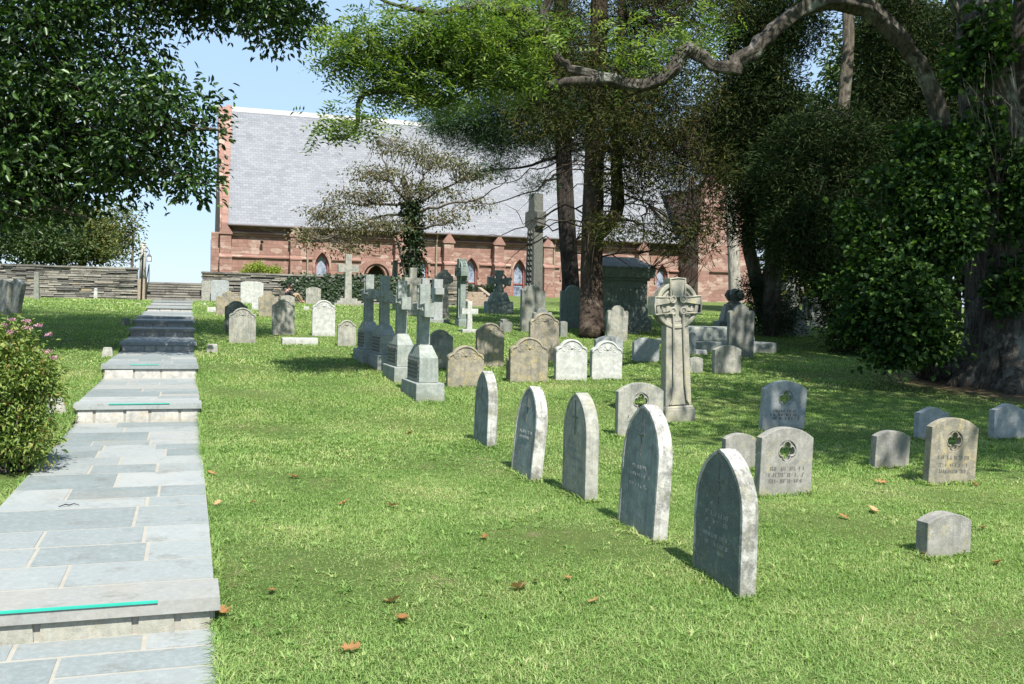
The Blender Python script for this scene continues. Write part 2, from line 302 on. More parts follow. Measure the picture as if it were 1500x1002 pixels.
def leaves(P, A, Nn, L, Wd, fold=.25):
    """folded leaf: two quads hinged on the midrib; returns (N, 6, 3)"""
    A = unit(A); Nn = unit(Nn-A*np.sum(A*Nn, -1, keepdims=True)); B = np.cross(A, Nn); L = np.broadcast_to(L, (len(P),))[:, None]; Wd = np.broadcast_to(Wd, (len(P),))[:, None]
    up = Nn*Wd*fold
    v = np.stack([P, P+A*L*.35+B*Wd*.5+up, P+A*L*.75+B*Wd*.38+up-Nn*L*.06, P+A*L-Nn*L*.14, P+A*L*.75-B*Wd*.38+up-Nn*L*.06, P+A*L*.35-B*Wd*.5+up], 1)
    return v
LF = [(0, 1, 2, 3), (0, 3, 4, 5)]
def kites(P, A, Nn, L, Wd):
    A = unit(A); Nn = unit(Nn-A*np.sum(A*Nn, -1, keepdims=True)); B = np.cross(A, Nn); L = np.broadcast_to(L, (len(P),))[:, None]; Wd = np.broadcast_to(Wd, (len(P),))[:, None]
    return np.stack([P, P+A*L*.45+B*Wd*.5, P+A*L, P+A*L*.45-B*Wd*.5], 1)
def rnd_dirs(n, up=0.): v = rng.normal(size=(n, 3)); v = unit(v); v[:, 2] += up; return unit(v)
def blob_points(blobs, n):
    """points in lumpy ellipsoid shells; blob = (centre, radii, weight)"""
    w = np.array([b[2] for b in blobs], float); cnt = rng.multinomial(n, w/w.sum()); out = []
    for (c, r, _), k in zip(blobs, cnt):
        d = rnd_dirs(k); rad = rng.uniform(0, 1, (k, 1))**.42; out.append(np.asarray(c)+d*rad*np.asarray(r))
    return np.concatenate(out)
def pb(px, py, D, rx, ry, depth, w=None):
    k = D/FPX; return (W3(px, py, D), (rx*k, depth, ry*k), w or (rx*ry*k*k*depth)**.67)
def twigs_to(mb, skel, pts, r=.012, n=4, sag=.1, frac=1.):
    """thin branches from the nearest limb to every leaf cluster"""
    sk = np.asarray(skel)
    for p in pts:
        if rng.random() > frac: continue
        d = np.linalg.norm(sk-p, axis=1); q = sk[np.argmin(d+rng.uniform(0, .6, len(d)))]; L = np.linalg.norm(q-p)
        if L < .05: continue
        m = (p+q)/2+rng.normal(size=3)*L*.12+np.array([0, 0, -sag*L]); mb.tube(resample([q, m, p], 5), np.linspace(r*(1+L*.5), r*.35, 5), n, False)
def limb(mb, pts, r0, r1, n=10, seg=14, wob=.35, seed=1, skel=None, jit=.0):
    p = resample(pts, seg)
    if jit: p[1:-1] += rng.normal(size=(seg-2, 3))*jit
    mb.tube(p, np.linspace(r0, r1, seg), n, True, wob, seed)
    if skel is not None: skel += list(p)
    return p
def cluster(centres, k, spread, flat=1.):
    c = np.repeat(centres, k, 0); o = rng.normal(size=(len(c), 3))*spread; o[:, 2] *= flat; return c+o, o
def broad_crown(name, C, k, spread, L, Wd, mat, parent, droop=-.15, upn=1.2):
    P, o = cluster(C, k, spread, .7); A = unit(o)+rnd_dirs(len(P))*.7; A[:, 2] += droop; Nn = rnd_dirs(len(P), upn)
    Ls = L*rng.uniform(.6, 1.25, len(P)); return raw_mesh(name, leaves(P, A, Nn, Ls, Wd*Ls/L), 6, mat, rng.uniform(0, 1, len(P)), parent, LF)
def kite_crown(name, C, k, spread, L, Wd, mat, parent, droop=0., upn=.6, flat=.8):
    P, o = cluster(C, k, spread, flat); A = unit(o)+rnd_dirs(len(P))*.6; A[:, 2] += droop
    Ls = L*rng.uniform(.6, 1.3, len(P)); return raw_mesh(name, kites(P, A, rnd_dirs(len(P), upn), Ls, Wd*Ls/L), 4, mat, np.clip(np.repeat(rng.uniform(0, 1, len(C)), k)*.5+rng.uniform(0, .5, len(P)), 0, 1), parent)
def pinnate(name, C, k, spread, mat, parent, RL=.24, pairs=6, L=.05, Wd=.02):
    P, o = cluster(C, k, spread, .6); A = unit(o*np.array([1, 1, .4]))+rnd_dirs(len(P))*.5; A[:, 2] -= .25; A = unit(A)
    Nn = rnd_dirs(len(P), 1.5); Nn = unit(Nn-A*np.sum(A*Nn, -1, keepdims=True)); B = np.cross(A, Nn); V = []; R = []
    r = rng.uniform(0, 1, len(P))
    for j in range(pairs):
        t = (j+.7)/pairs
        for sgn in (-1, 1):
            p = P+A*RL*t-Nn*RL*.25*t*t; d = A*.5+B*sgn*.9+rng.normal(size=P.shape)*.12
            V.append(kites(p, d, Nn+rng.normal(size=P.shape)*.25, L*(1.1-.3*abs(t-.5)), Wd)); R.append(np.clip(r+rng.normal(size=len(r))*.12, 0, 1))
    return raw_mesh(name, np.concatenate(V), 4, mat, np.concatenate(R), parent)
# ------------------------------------------------------------------ ground: one sheet in the path's own frame
QL, QR = -1.35, .16
def axis(parts): return np.unique(np.round(np.concatenate([np.arange(a, b, st) for a, b, st in parts]), 4))
sa = axis([(-1200, -60, 190), (-60, -8, 6), (-8, 4, .5), (4, 30, .25), (30, 44, .4), (44, 62, .5), (62, 140, 6), (140, 1700, 200)]); sa = np.unique(np.concatenate([sa, [44.55, 44.6, 46.15, 46.2]]))
qa = axis([(-1200, -60, 190), (-60, -20, 5), (-20, -1.5, .5), (-1.5, 16, .3), (16, 34, .6), (34, 80, 5), (80, 1300, 200)]); qa = np.unique(np.concatenate([qa, [QL-.02, QL+.05, QR-.05, QR+.02, -1.8, -1.75, .5, .55, 12.3, 12.35]]))
SG, QG = np.meshgrid(sa, qa, indexing='ij')
ZG = gz0(SG)+.012*np.sin(SG*2.1+QG*1.3)*np.sin(QG*1.7)*(np.abs(QG) < 30)*(SG > 3)
ZG[(QG > QL+.03) & (QG < QR-.03) & (SG < 44) & (SG > -5)] -= .4
terr = (QG < 12.32) & (SG > 44.58); stz = (QG > -1.78) & (QG < .53); terr &= ~(stz & (SG < 46.17))
ZG[terr] = np.maximum(ZG[terr], 2.29); ZG[stz & (SG > 43.8) & (SG < 46.17)] = 1.3
V = SG[..., None]*np.append(PS, 0)+QG[..., None]*np.append(PQ, 0); V[..., 2] = ZG
ns, nq = SG.shape
F = [(i*nq+j, (i)*nq+j+1, (i+1)*nq+j+1, (i+1)*nq+j) for i in range(ns-1) for j in range(nq-1)]
F = [f[::-1] for f in F]
mb = MB(); mb.add(V, F); g = mb.build('ground', M['lawn'], smooth=True); tag(g, kind='structure')
if g.data.polygons[0].normal.z < 0: g.data.flip_normals()
# ------------------------------------------------------------------ path of bluestone flags climbing in shallow steps
FR = dict(loc=(0, 0, 0), rot=(0, 0, TH))                      # local x = q, local y = s
NOS = [(-5., -.12), (5.46, .05), (13.4, .29), (17.6, .52), (22.1, .71), (25.3, .90), (27.1, 1.06), (29., 1.13), (32.1, 1.20), (35.5, 1.36), (39., 1.45), (42., 1.54), (44.0, 1.54)]
fl, rn, mo, ri = MB(), [], MB(), MB()
def flagbox(x0, x1, y0, y1, z, th=.05):
    j = lambda: rng.uniform(-.004, .004); h = z+rng.uniform(-.0012, .0015)
    fl.box(x0+j(), x1+j(), y0+j(), y1+j(), z-th, h, .004, .004); rn.append(rng.uniform(0, 1))
for i in range(len(NOS)-1):
    s0, z = NOS[i]; s1, z1 = NOS[i+1]; y = s0
    if i: flagbox(QL-.02, QR+.015, s0-.022, s0+.36, z, .07); y = s0+.376
    mo.box(QL+.01, QR-.01, s0+.03, s1+.05, z-.45, z-.0035)
    while y < s1-.12:
        d = min(rng.choice([.36, .48, .60, .72]), s1-y)
        if s1-y-d < .2: d = s1-y
        cuts = sorted(QL+(QR-QL)*c for c in ([rng.uniform(.28, .72)] if rng.random() < .62 else [rng.uniform(.2, .4), rng.uniform(.58, .8)])); xs_ = [QL]+cuts+[QR]
        for a, b in zip(xs_[:-1], xs_[1:]):
            if d > .55 and rng.random() < .22:
                m = y+d*rng.uniform(.4, .6); flagbox(a+.009, b-.009, y+.011, m-.011, z); flagbox(a+.009, b-.009, m+.011, y+d-.011, z)
            else: flagbox(a+.009, b-.009, y+.011, y+d-.011, z)
        y += d
    if i:                                                    # rough granite blocks under the tread's front edge
        x = QL+.02; zp = NOS[i-1][1]
        mo.box(QL+.02, QR-.02, s0+.02, s0+.06, zp-.05, z-.074)
        while x < QR-.04:
            w = min(rng.uniform(.2, .48), QR-.02-x); w = QR-.02-x if QR-.02-x-w < .12 else w
            ri.box(x+.012, x+w-.012, s0-rng.uniform(-.008, .018), s0+.05, zp-.02, z-.078, .008, .008); x += w
path = fl.build('path', M['flag'], **FR); tag(path, kind='structure')
at = path.data.attributes.new('rnd', 'FLOAT', 'FACE'); at.data.foreach_set('value', np.repeat(rn, 6).astype(np.float32))
tag(mo.build('path_mortar', M['mortar'], **FR), kind='structure'); tag(ri.build('path_steps', M['riser'], **FR), kind='structure')
for (i, a, b, lab) in ((1, -1.34, -.14, 'long teal tape strip stuck along the front edge of the nearest path step'), (2, -.95, -.22, 'teal tape strip on the edge of the second path step, beside the pink bush'), (3, -.92, -.47, 'shortest teal tape strip, on the edge of the third path step')):
    m = MB(); m.box(a, b, NOS[i][0]-.022, NOS[i][0]-.006, NOS[i][1]+.002, NOS[i][1]+.005); m.box(a, b, NOS[i][0]-.0265, NOS[i][0]-.0222, NOS[i][1]-.006, NOS[i][1]+.0045)
    tag(m.build('tape_strip', M['tape'], **FR), lab, 'tape', 'tape strips on the step edges')
m = MB(); p0 = ground(100, 752); m.tube([p0+np.array([x, y, .19+z]) for x, y, z in ((-.06, -.03, 0), (-.02, .0, .012), (.0, .01, .004), (.03, .03, .012), (.07, .035, 0))], [.003, .005, .005, .004, .002], 5)
tw = m.build('twig', M['barkdark']); tag(tw, 'small dark crooked twig lying on the bluestone path', 'twig')
tw.location.z = .055-min(v.co.z for v in tw.data.vertices)
# ------------------------------------------------------------------ dry-laid walls and the upper stair
def ledge_mat():
    t = NT('ledge_stone'); o = t.obj(); a = t.n('Attribute', attribute_name='rnd').outputs['Fac']
    c = t.ramp(a, [(0., (.055, .052, .047)), (.35, (.14, .13, .115)), (.7, (.22, .205, .17)), (.9, (.30, .28, .23)), (1., (.27, .21, .12))])
    n = t.noise(t.scale(o, (1, 1, 3)), 4.5, 8, .72); c = t.mix(t.ramp(n, [(.35, 0.), (.7, .6)]), c, (.22, .22, .2)); c = t.mix(t.ramp(t.noise(o, .9, 6, .7), [(.5, 0.), (.64, .7)]), c, (.05, .05, .04))
    t.bump(n, 1., .04); return t.fin(c, .95, .1)
M['ledgestone'] = ledge_mat()
def rubble(name, x0, x1, y0, y1, z0, z1, parent, rowh=(.05, .11), wid=(.25, .9)):
    m = MB(); r = []; z = z0
    m.box(x0+.04, x1-.04, y0+.06, y1-.04, z0, z1-.06); r.append(-.4)
    while z < z1-.01:
        h = min(rng.uniform(*rowh), z1-z); h = z1-z if z1-z-h < .03 else h; x = x0-rng.uniform(0, .05)
        while x < x1:
            w = min(rng.uniform(*wid), x1-x+rng.uniform(0, .03)); yy = y0+rng.uniform(-.03, .045)
            m.box(x+.004, x+w-.004, yy, y1+rng.uniform(-.03, .03), z+.004+rng.uniform(0, .012), z+h-.002-rng.uniform(0, .012), .008, .012); r.append(rng.uniform(0, 1)); x += w
        z += h
    o = m.build(name, M['ledgestone'], parent); at = o.data.attributes.new('rnd', 'FLOAT', 'FACE'); at.data.foreach_set('value', np.repeat(r, 6).astype(np.float32)); return o
SW = empty('stone_wall', sq(44, -1.9, 0), TH); tag(SW, 'dry-laid grey ledge-stone wall left of the upper stair, trees behind it', 'stone wall', 'ledge-stone retaining walls')
rubble('wall_face', -28, -.12, 0, .5, 1.2, 2.80, SW); rubble('coping', -28.05, -.1, -.04, .54, 2.80, 2.89, SW, (.09, .1), (.5, 1.3))
m = MB(); m.box(-.12, .17, -.25, .6, 1.2, 2.42, .0, .06); m.build('pier', M['brownstep'], SW, bevel=.015)
SR = empty('stone_wall', sq(44, .55, 0), TH); tag(SR, 'dry-laid ledge-stone wall right of the upper stair, half covered in ivy', 'stone wall', 'ledge-stone retaining walls')
rubble('wall_face', .0, 11.75, 0, .5, 1.2, 2.72, SR); rubble('coping', -.02, 11.75, -.04, .54, 2.72, 2.81, SR, (.09, .1), (.5, 1.3))
m = MB(); m.box(-.03, .36, -.14, .0, 1.2, 1.95); m.box(-.03, .36, -.138, .0, 1.956, 2.42); m.build('pier', M['pale'], SR, bevel=.012)
P = blob_points([((5.6, -.03, 2.15), (1.6, .07, .62), 3), ((8.2, -.03, 2.3), (2.2, .07, .5), 3), ((4.2, -.02, 2.45), (1., .05, .3), 1), ((6.5, 0, 2.78), (3, .1, .1), 1)], 2600)
raw_mesh('ivy', kites(P, rnd_dirs(len(P))*np.array([1, .3, 1])+np.array([0, 0, -.5]), np.array([0, -1., .4])+rnd_dirs(len(P))*.5, .13, .11), 4, M['hedge'], rng.uniform(0, .8, len(P)), SR)
us, ur = MB(), []
for k in range(7):
    x = -1.72; z0 = 1.5 if k == 0 else 1.55+.112*k; z1 = 1.55+.112*(k+1)
    while x < .5:
        w = min(rng.uniform(.5, 1.2), .54-x); us.box(x, x+w-.004, 43.9+.33*k+rng.uniform(0, .025), 46.4, z0+.028, z1-rng.uniform(0, .006), .004, .004); ur.append(rng.uniform(.3, .8)); x += w
us.box(-1.7, .5, 44.0, 46.3, 1.2, 1.5); ur.append(.3)
st = us.build('upper_stair', M['ledgestone'], **FR); tag(st, kind='structure'); at = st.data.attributes.new('rnd', 'FLOAT', 'FACE'); at.data.foreach_set('value', np.repeat(ur, 6).astype(np.float32))
# ------------------------------------------------------------------ church
def arch_pts(cx, hw, z0, zs, za, n=7):
    """pointed arch outline: sill z0, springing zs, apex za"""
    h = za-zs; R = (hw*hw+h*h)/(2*hw); a = math.asin(min(1, h/R)); L = []
    for k in range(n+1):
        t = a*k/n; L.append((cx+hw-R+R*math.cos(t), zs+R*math.sin(t)))
    left = [(2*cx-x, z) for x, z in L[:-1]][::-1]
    return [(cx-hw, z0), (cx+hw, z0)]+L+left
CH = empty('church', sq(60, 0, 0), TH); tag(CH, 'long red brownstone church with steep grey slate roof and lancet windows', 'church')
WINS = [7.62, 13.75, 16.94, 20.16, 23.5, 26.82, 30.3]; SILL, SPR, APX = 2.2, 3.75, 4.45
holes = [arch_pts(c, .40, SILL-.08, SPR, APX+.1)[::-1] for c in WINS]+[arch_pts(10.92, .55, 1.7, 3.2, 3.95)[::-1], arch_pts(10.92, .2, 4.62, 5.2, 5.55)[::-1]]
m = MB(); plate(m, [[(1.7, 1.2), (31.9, 1.2), (31.9, 6.15), (1.7, 6.15)]]+holes, .7, .004, .35); m.build('wall', M['brown'], CH)
m = MB(); m.prism([(y, z) for y, z in ((0.2, 1.2), (12.6, 1.2), (12.6, 6.15), (6.4, 14.0), (.2, 6.15))], 0, .5)
v = m.v[0]; m.v[0] = np.stack([v[:, 1]+1.72, v[:, 0], v[:, 2]], 1); m.build('gable_wall', M['brown'], CH)
m = MB(); m.box(1.9, 31.8, 11.9, 12.6, 1.2, 6.1); m.build('rear_wall', M['brown'], CH)
m = MB()                                                      # two slopes, left edge drawn in a little towards the ridge
m.add([(2.12, -.42, 5.98), (32.0, -.42, 5.98), (32.0, 6.4, 14.0), (2.55, 6.4, 14.0), (2.12, 13.2, 5.98), (32.0, 13.2, 5.98)], [(0, 1, 2, 3), (3, 2, 5, 4)])
m.add([(2.12, -.42, 5.90), (32.0, -.42, 5.90), (32.0, 6.4, 13.9), (2.55, 6.4, 13.9)], [(3, 2, 1, 0)]); m.add([(2.12, -.42, 5.98), (32.0, -.42, 5.98), (32.0, -.42, 5.9), (2.12, -.42, 5.9)], [(3, 2, 1, 0)])
roof = m.build('roof', M['slate'], CH)
m = MB(); m.add([(2.5, 6.12, 13.70), (32.0, 6.12, 13.70), (32.0, 6.4, 14.06), (2.5, 6.4, 14.06), (32.0, 6.7, 13.70), (2.5, 6.7, 13.70)], [(0, 1, 2, 3), (3, 2, 4, 5)]); m.build('ridge_cap', M['lead'], roof)
m = MB(); K = 15
for k in range(K):
    a, b = k/K, (k+1)/K-.006; f = lambda t, dx, up: (2.14+.43*t+dx, -.5+6.9*t, 5.95+8.1*t+up)
    m.add([f(a, -.36, -.3), f(b, -.36, -.3), f(b, 0, -.3), f(a, 0, -.3), f(a, -.36, .14), f(b, -.36, .14), f(b, 0, .14), f(a, 0, .14)], [(0, 1, 2, 3), (7, 6, 5, 4), (4, 5, 1, 0), (6, 7, 3, 2), (5, 6, 2, 1), (7, 4, 0, 3)])
m.build('gable_coping', M['browntrim'], CH)
m = MB(); m.tube([(2.1, -.5, 5.97), (32.0, -.5, 5.97)], .06, 8); m.build('gutter', M['gutter'], CH)
def band(x0, x1, zt, zm, zb, d): m.add([(x0, 0, zt), (x1, 0, zt), (x1, -d, zm), (x0, -d, zm), (x1, -d, zb), (x0, -d, zb), (x1, .0, zb-.03), (x0, .0, zb-.03)], [(3, 2, 1, 0), (5, 4, 2, 3), (7, 6, 4, 5), (0, 7, 5, 3), (2, 4, 6, 1)])
m = MB(); band(1.9, 31.7, 5.72, 5.60, 5.52, .20); m.build('cornice', M['browntrim'], CH); m = MB(); band(1.9, 31.7, 5.5, 5.49, 5.40, .11); m.build('cornice_moulding', M['browntrim'], CH)
e = [1.9]+sum([[c-.56, c+.56] for c in WINS[:1]]+[[10., 11.84]]+[[c-.56, c+.56] for c in WINS[1:]], [])+[31.7]
for a, b in zip(e[::2], e[1::2]): m = MB(); band(a, b, 4.26, 4.20, 4.12, .11); m.build('string_course', M['browntrim'], CH)
for c in [2.02, 6.02, 12.3, 15.36, 18.63, 21.94, 25.2, 28.67]:
    bt = MB(); w = .31
    bt.box(c-w, c+w, -.55, .01, 4.22, 5.5); bt.box(c-w-.03, c+w+.03, -.82, .01, 1.2, 4.12)
    b = bt.build('buttress', M['brown'], CH)
    tr = MB(); tr.prism([(c-w-.07, 5.42), (c+w+.07, 5.42), (c+w+.07, 5.5), (c, 6.08), (c-w-.07, 5.5)], -.62, .0)
    tr.build('gablet', M['browntrim'], b); tr = MB()
    tr.add([(c-w-.05, -.86, 4.12), (c+w+.05, -.86, 4.12), (c+w+.05, -.5, 4.3), (c-w-.05, -.5, 4.3), (c-w-.05, -.86, 4.05), (c+w+.05, -.86, 4.05), (c+w+.05, 0, 4.05), (c-w-.05, 0, 4.05)], [(0, 1, 2, 3), (4, 5, 1, 0), (7, 6, 5, 4), (4, 0, 3, 7), (1, 5, 6, 2)])
    tr.build('weathering', M['browntrim'], b)
    lo = MB(); lo.prism([(c-w-.02, 1.2), (c+w+.02, 1.2), (c+w+.02, 2.55), (c, 3.15), (c-w-.02, 2.55)], -1.05, -.82); lo.build('foot', M['brown'], b)
m = MB(); m.box(1.22, 1.74, -.05, 1.0, 1.2, 5.1); m.box(1.26, 1.74, 0, .95, 5.1, 5.55, 0, .0); m.build('corner_pier', M['brown'], CH)
def arch_band(mb, cx, hw, zs, za, th, y0, y1, leg=.0):
    o = arch_pts(cx, hw+th, zs-leg, zs, za+th*1.25, 9)[1:]+[arch_pts(cx, hw+th, zs-leg, zs, za, 9)[0]]; i = arch_pts(cx, hw, zs-leg, zs, za, 9)[1:]+[arch_pts(cx, hw, zs-leg, zs, za, 9)[0]]
    n = len(o); V = [(x, y0, z) for x, z in o]+[(x, y0, z) for x, z in i]+[(x, y1, z) for x, z in o]+[(x, y1, z) for x, z in i]
    f = []
    for k in range(n-1): f += [(k, k+1, n+k+1, n+k), (2*n+k+1, 2*n+k, k, k+1)[::-1] and (2*n+k, k, k+1, 2*n+k+1)[::-1], (n+k, n+k+1, 3*n+k+1, 3*n+k)]
    f += [(0, n, 3*n, 2*n), (2*n-1, n-1, 3*n-1, 4*n-1)]
    mb.add(V, f)
for c in WINS:
    fr = MB(); arch_band(fr, c, .315, SPR, APX, .075, .10, .3, SPR-SILL); fr.box(c-.39, c+.39, .06, .3, SILL-.1, SILL); fr.box(c-.315, c+.315, .2, .24, SILL+.78, SILL+.84)
    w = fr.build('window', M['redframe'], CH)
    gl = MB(); pts = arch_pts(c, .33, SILL-.02, SPR, APX+.02); gl.add([(x, .26, z) for x, z in pts], [tuple(range(len(pts)))]); gl.build('pane', M['glass'], w)
    dm = MB(); arch_band(dm, c, .44, SPR-.05, APX+.14, .10, -.10, .02, .35); dm.build('hood_mould', M['browntrim'], w)
m = MB(); arch_band(m, 10.92, .56, 3.2, 3.92, .10, -.1, .3, 1.5); arch_band(m, 10.92, .80, 3.2, 4.02, .12, -.2, .02, 1.); m.build('portal', M['browntrim'], CH)
m = MB(); p = arch_pts(10.92, .56, 1.3, 3.2, 3.95); m.add([(x, .5, z) for x, z in p], [tuple(range(len(p)))]); m.build('door', M['door'], CH)
m = MB(); p = arch_pts(10.92, .22, 4.6, 5.2, 5.57); m.add([(x, .12, z) for x, z in p], [tuple(range(len(p)))]); m.box(10.66, 11.18, -.05, .05, 4.52, 4.62); m.build('niche', M['brown'], CH)
for q in (6.75, 14.66, 22.49, 29.2):
    m = MB(); m.tube([(q, -.45, 5.95), (q, -.3, 5.75), (q, -.24, 5.5), (q, -.14, 5.3), (q, -.14, 1.8)], .055, 8); m.build('downpipe', M['brownstep'], CH)
m = MB(); m.tube([(4.05, 0, 5.1), (4.07, -.2, 5.12)], .025, 6); m.tube([(4.07, -.16, 5.16), (4.07, -.34, 5.04)], [.06, .1], 10); m.build('wall_lamp', M['gutter'], CH)
TX = MB(); plate(TX, [[(31.7, 1.2), (41.7, 1.2), (41.7, 9.6), (36.7, 16.2), (31.7, 9.6)], arch_pts(36.7, 1.1, 3.6, 7., 9.)[::-1]], .6, .004, -2.3); TX.box(31.7, 32.2, -2.0, 10, 1.2, 9.6); TX.box(41.2, 41.7, -2., 10, 1.2, 9.6)
TX.build('transept_wall', M['brown'], CH)
for x in (31.4, 34.2, 38.7, 41.1):
    m = MB(); m.box(x, x+.8, -3.1, -2.6, 1.2, 7.2 if x in (31.4, 41.1) else 5.6, 0, .14); m.build('buttress', M['brown'], CH)
m = MB(); m.add([(31.4, -2.5, 9.5), (36.7, -2.5, 16.4), (42, -2.5, 9.5), (31.4, 12, 9.5), (36.7, 12, 16.4), (42, 12, 9.5)], [(0, 1, 4, 3), (1, 2, 5, 4)]); m.build('transept_roof', M['slate'], CH)
m = MB(); m.box(31.75, 41.65, -2.72, -2.6, 4.1, 4.25); m.build('transept_string', M['browntrim'], CH)
m = MB(); p = arch_pts(36.7, 1.1, 3.6, 7., 9.); m.add([(x, -2.3, z) for x, z in p], [tuple(range(len(p)))]); m.build('transept_window', M['glass'], CH)
# ------------------------------------------------------------------ gravestones
def seg(w, h, rise, n=14):
    """block with a shallow arched top"""
    x = np.linspace(w/2, -w/2, n); R = (w*w/4+rise*rise)/(2*rise); z = h-R+np.sqrt(R*R-x*x)
    return [(-w/2, -.15), (w/2, -.15)]+list(zip(x, z))
def shoulder(w, h, n=9):
    c = w*.36; r = c; zc = h-c*.62; L = [(-w/2, -.15), (w/2, -.15), (w/2, h-w*.33)]
    L += [(w/2-w*.085*(1-math.cos(t)), h-w*.33+w*.10*math.sin(t)) for t in np.linspace(.3, 1.57, 4)]
    L += [(w*.385, h-w*.2)]; R = (c*c+(c*.62)**2)/(2*c*.62); a = math.asin(min(1, c/R))
    arc = [(R*math.sin(t), h-R+R*math.cos(t)) for t in np.linspace(a, -a, 2*n)]; return L+[(x*1.02, z) for x, z in arc]+[(-x, z) for x, z in L[2:][::-1]]
def lobes(w, h):
    c = w*.30; b = h-c*.95; L = [(-w/2, -.15), (w/2, -.15), (w/2, b-w*.02)]+[(w/2-w*.085+w*.085*math.cos(t), b-w*.02+w*.085*math.sin(t)) for t in np.linspace(.3, 2.6, 6)]
    return L+[(c*math.cos(t), h-c+c*math.sin(t)) for t in np.linspace(.12, math.pi-.12, 16)]+[(-x, z) for x, z in L[2:][::-1]]
def serp(w, h, n=17):
    x = np.linspace(w/2, -w/2, n); z = h-w*.075*(1-np.cos(2*np.pi*x/w))
    return [(-w/2, -.15), (w/2, -.15)]+list(zip(x, z))
def ogive(w, h, zs=None, n=9):
    o = arch_pts(0, w/2, -.15, h-w*.66 if zs is None else zs, h, n); return o
def tabular(w, h):
    return [(-w/2, -.15), (w/2, -.15), (w/2, h-w*.05), (w*.42, h-w*.05), (w*.42, h-w*.02), (w*.2, h), (-w*.2, h), (-w*.42, h-w*.02), (-w*.42, h-w*.05), (-w/2, h-w*.05)]
def rough(w, h):
    o = lobes(w, h); g = np.random.default_rng(int(w*1000)); return o[:2]+[(x+g.normal()*.012, z+g.normal()*.018) for x, z in o[2:]]
def strokes(parent, w, rows, y, mat, hgt=.03, prox=1.):
    """worn lettering, past reading: rows of small raised strokes"""
    m = MB(); g = np.random.default_rng(int(abs(w*997)+abs(rows[0]*313)))
    for z in rows:
        x = -w/2*g.uniform(.8, 1.)
        e = -x
        while x < e:
            k = g.uniform(.3, .6)*hgt
            if g.random() > .05:
                if g.random() < .6: m.box(x, x+.26*hgt, y-.004*prox, y+.004, z-hgt*g.uniform(.35, .5), z+hgt*g.uniform(.35, .5))
                if g.random() < .6: zz = z+g.choice([-.42, 0, .42])*hgt; m.box(x+.22*hgt+.0005, x+k, y-.003*prox, y+.004, zz-.09*hgt, zz+.09*hgt)
            x += k+.12*hgt
    if m.n: m.build('inscription', M[mat], parent)
def quatre(R, n=72):
    out = []; c, r = .53*R, .45*R
    for t in np.linspace(0, 2*np.pi, n, endpoint=False):
        d = (t+math.pi/4) % (math.pi/2)-math.pi/4; v = r*r-(c*math.sin(d))**2; out.append(((c*math.cos(d)+math.sqrt(max(v, 0)))*math.cos(t) if v > 0 else .4*R*math.cos(t), (c*math.cos(d)+math.sqrt(max(v, 0)))*math.sin(t) if v > 0 else .4*R*math.sin(t)))
    return out
def circ(R, cx=0, cz=0, n=28): return [(cx+R*math.cos(t), cz+R*math.sin(t)) for t in np.linspace(0, 2*np.pi, n, endpoint=False)]
def curl(mb, cx, cz, r, y, sgn, turns=1.3):
    t = np.linspace(.15, 1, 14); mb.tube([(cx+sgn*r*k*math.cos(k*turns*6.28), y, cz+r*k*math.sin(k*turns*6.28)) for k in t], .008, 5)
FOOT = []
def headstone(shape, w, h, t, mat, loc, rot, rows=None, name='headstone', letter='letter'):
    FOOT.append((loc, rot[2], w, t))
    root = empty(name, loc, rot=rot); m = MB(); y = 0.
    if shape == 'quatre':
        R = .172*w; cz = h*.66; plate(m, [seg(w, h, w*.17), [(x, z+cz) for x, z in circ(R)][::-1]], t, .007)
        plate(m, [[(x, z+cz) for x, z in circ(R+.003)], [(x, z+cz) for x, z in quatre(R*.97)][::-1]], t-.03, .006)
        for k in range(4):                                   # raised eyelet ribs round each lobe
            a = k*math.pi/2; m.tube([(R*.5*math.cos(a)+R*.42*math.cos(b+a), -t/2+.010, cz+R*.5*math.sin(a)+R*.46*math.sin(b+a)) for b in np.linspace(-1.9, 1.9, 12)], .007, 5)
    elif shape == 'ogive':
        o = ogive(w, h); plate(m, [o], t, .006); i = [(x*.9, z if z < 0 else z*.972) for x, z in o]
        plate(m, [o, i[::-1]], .014, .004, -t/2-.001)
        fp = MB(); plate(fp, [[(x*.89, z if z < 0 else z*.968) for x, z in o]], .006, .002, -t/2-.0015); fp.build('face_panel', M[mat if mat in ('archdark', 'pale') else 'archface'], root); cc = MB(); cc.box(-.006, .006, -t/2-.008, -t/2+.004, h*.60, h*.93); cc.box(-.055, .055, -t/2-.012, -t/2+.004, h*.765, h*.777); cc.build('carved_cross', M['letter'], root)  # non-pale panels carry the front's shade in colour; cross dark as its shadow line
    else:
        f = {'seg': lambda: seg(w, h, w*.15), 'flat': lambda: seg(w, h, w*.08), 'arch': lambda: seg(w, h, w*.3), 'shoulder': lambda: shoulder(w, h), 'lobes': lambda: lobes(w, h), 'serp': lambda: serp(w, h), 'rough': lambda: rough(w, h), 'tab': lambda: tabular(w, h)}[shape]
        o = f(); plate(m, [o], t, .01 if shape not in ('seg', 'serp') else .006)
        if shape == 'shoulder' and w > .4:
            top = [(x*.95, -t/2-.004, z-.022) for x, z in o[2:]]; m.tube(top, .013, 5); zc = h-w*.30
            for sg in (-1, 1): curl(m, sg*w*.23, zc, w*.10, -t/2, sg); curl(m, sg*w*.10, zc+w*.05, w*.07, -t/2, -sg)
            m.tube([(x, -t/2, zc+.02) for x in (-.02, .02)], .02, 8)
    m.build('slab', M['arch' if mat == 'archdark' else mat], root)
    if rows and math.hypot(loc[0], loc[1]) < 13.5: strokes(root, w*(.72 if shape == 'quatre' else .6), [h*r for r in rows], -t/2-(.004 if shape == 'ogive' else 0), letter, min(.042, h*.055) if shape == 'quatre' else .03)
    return root
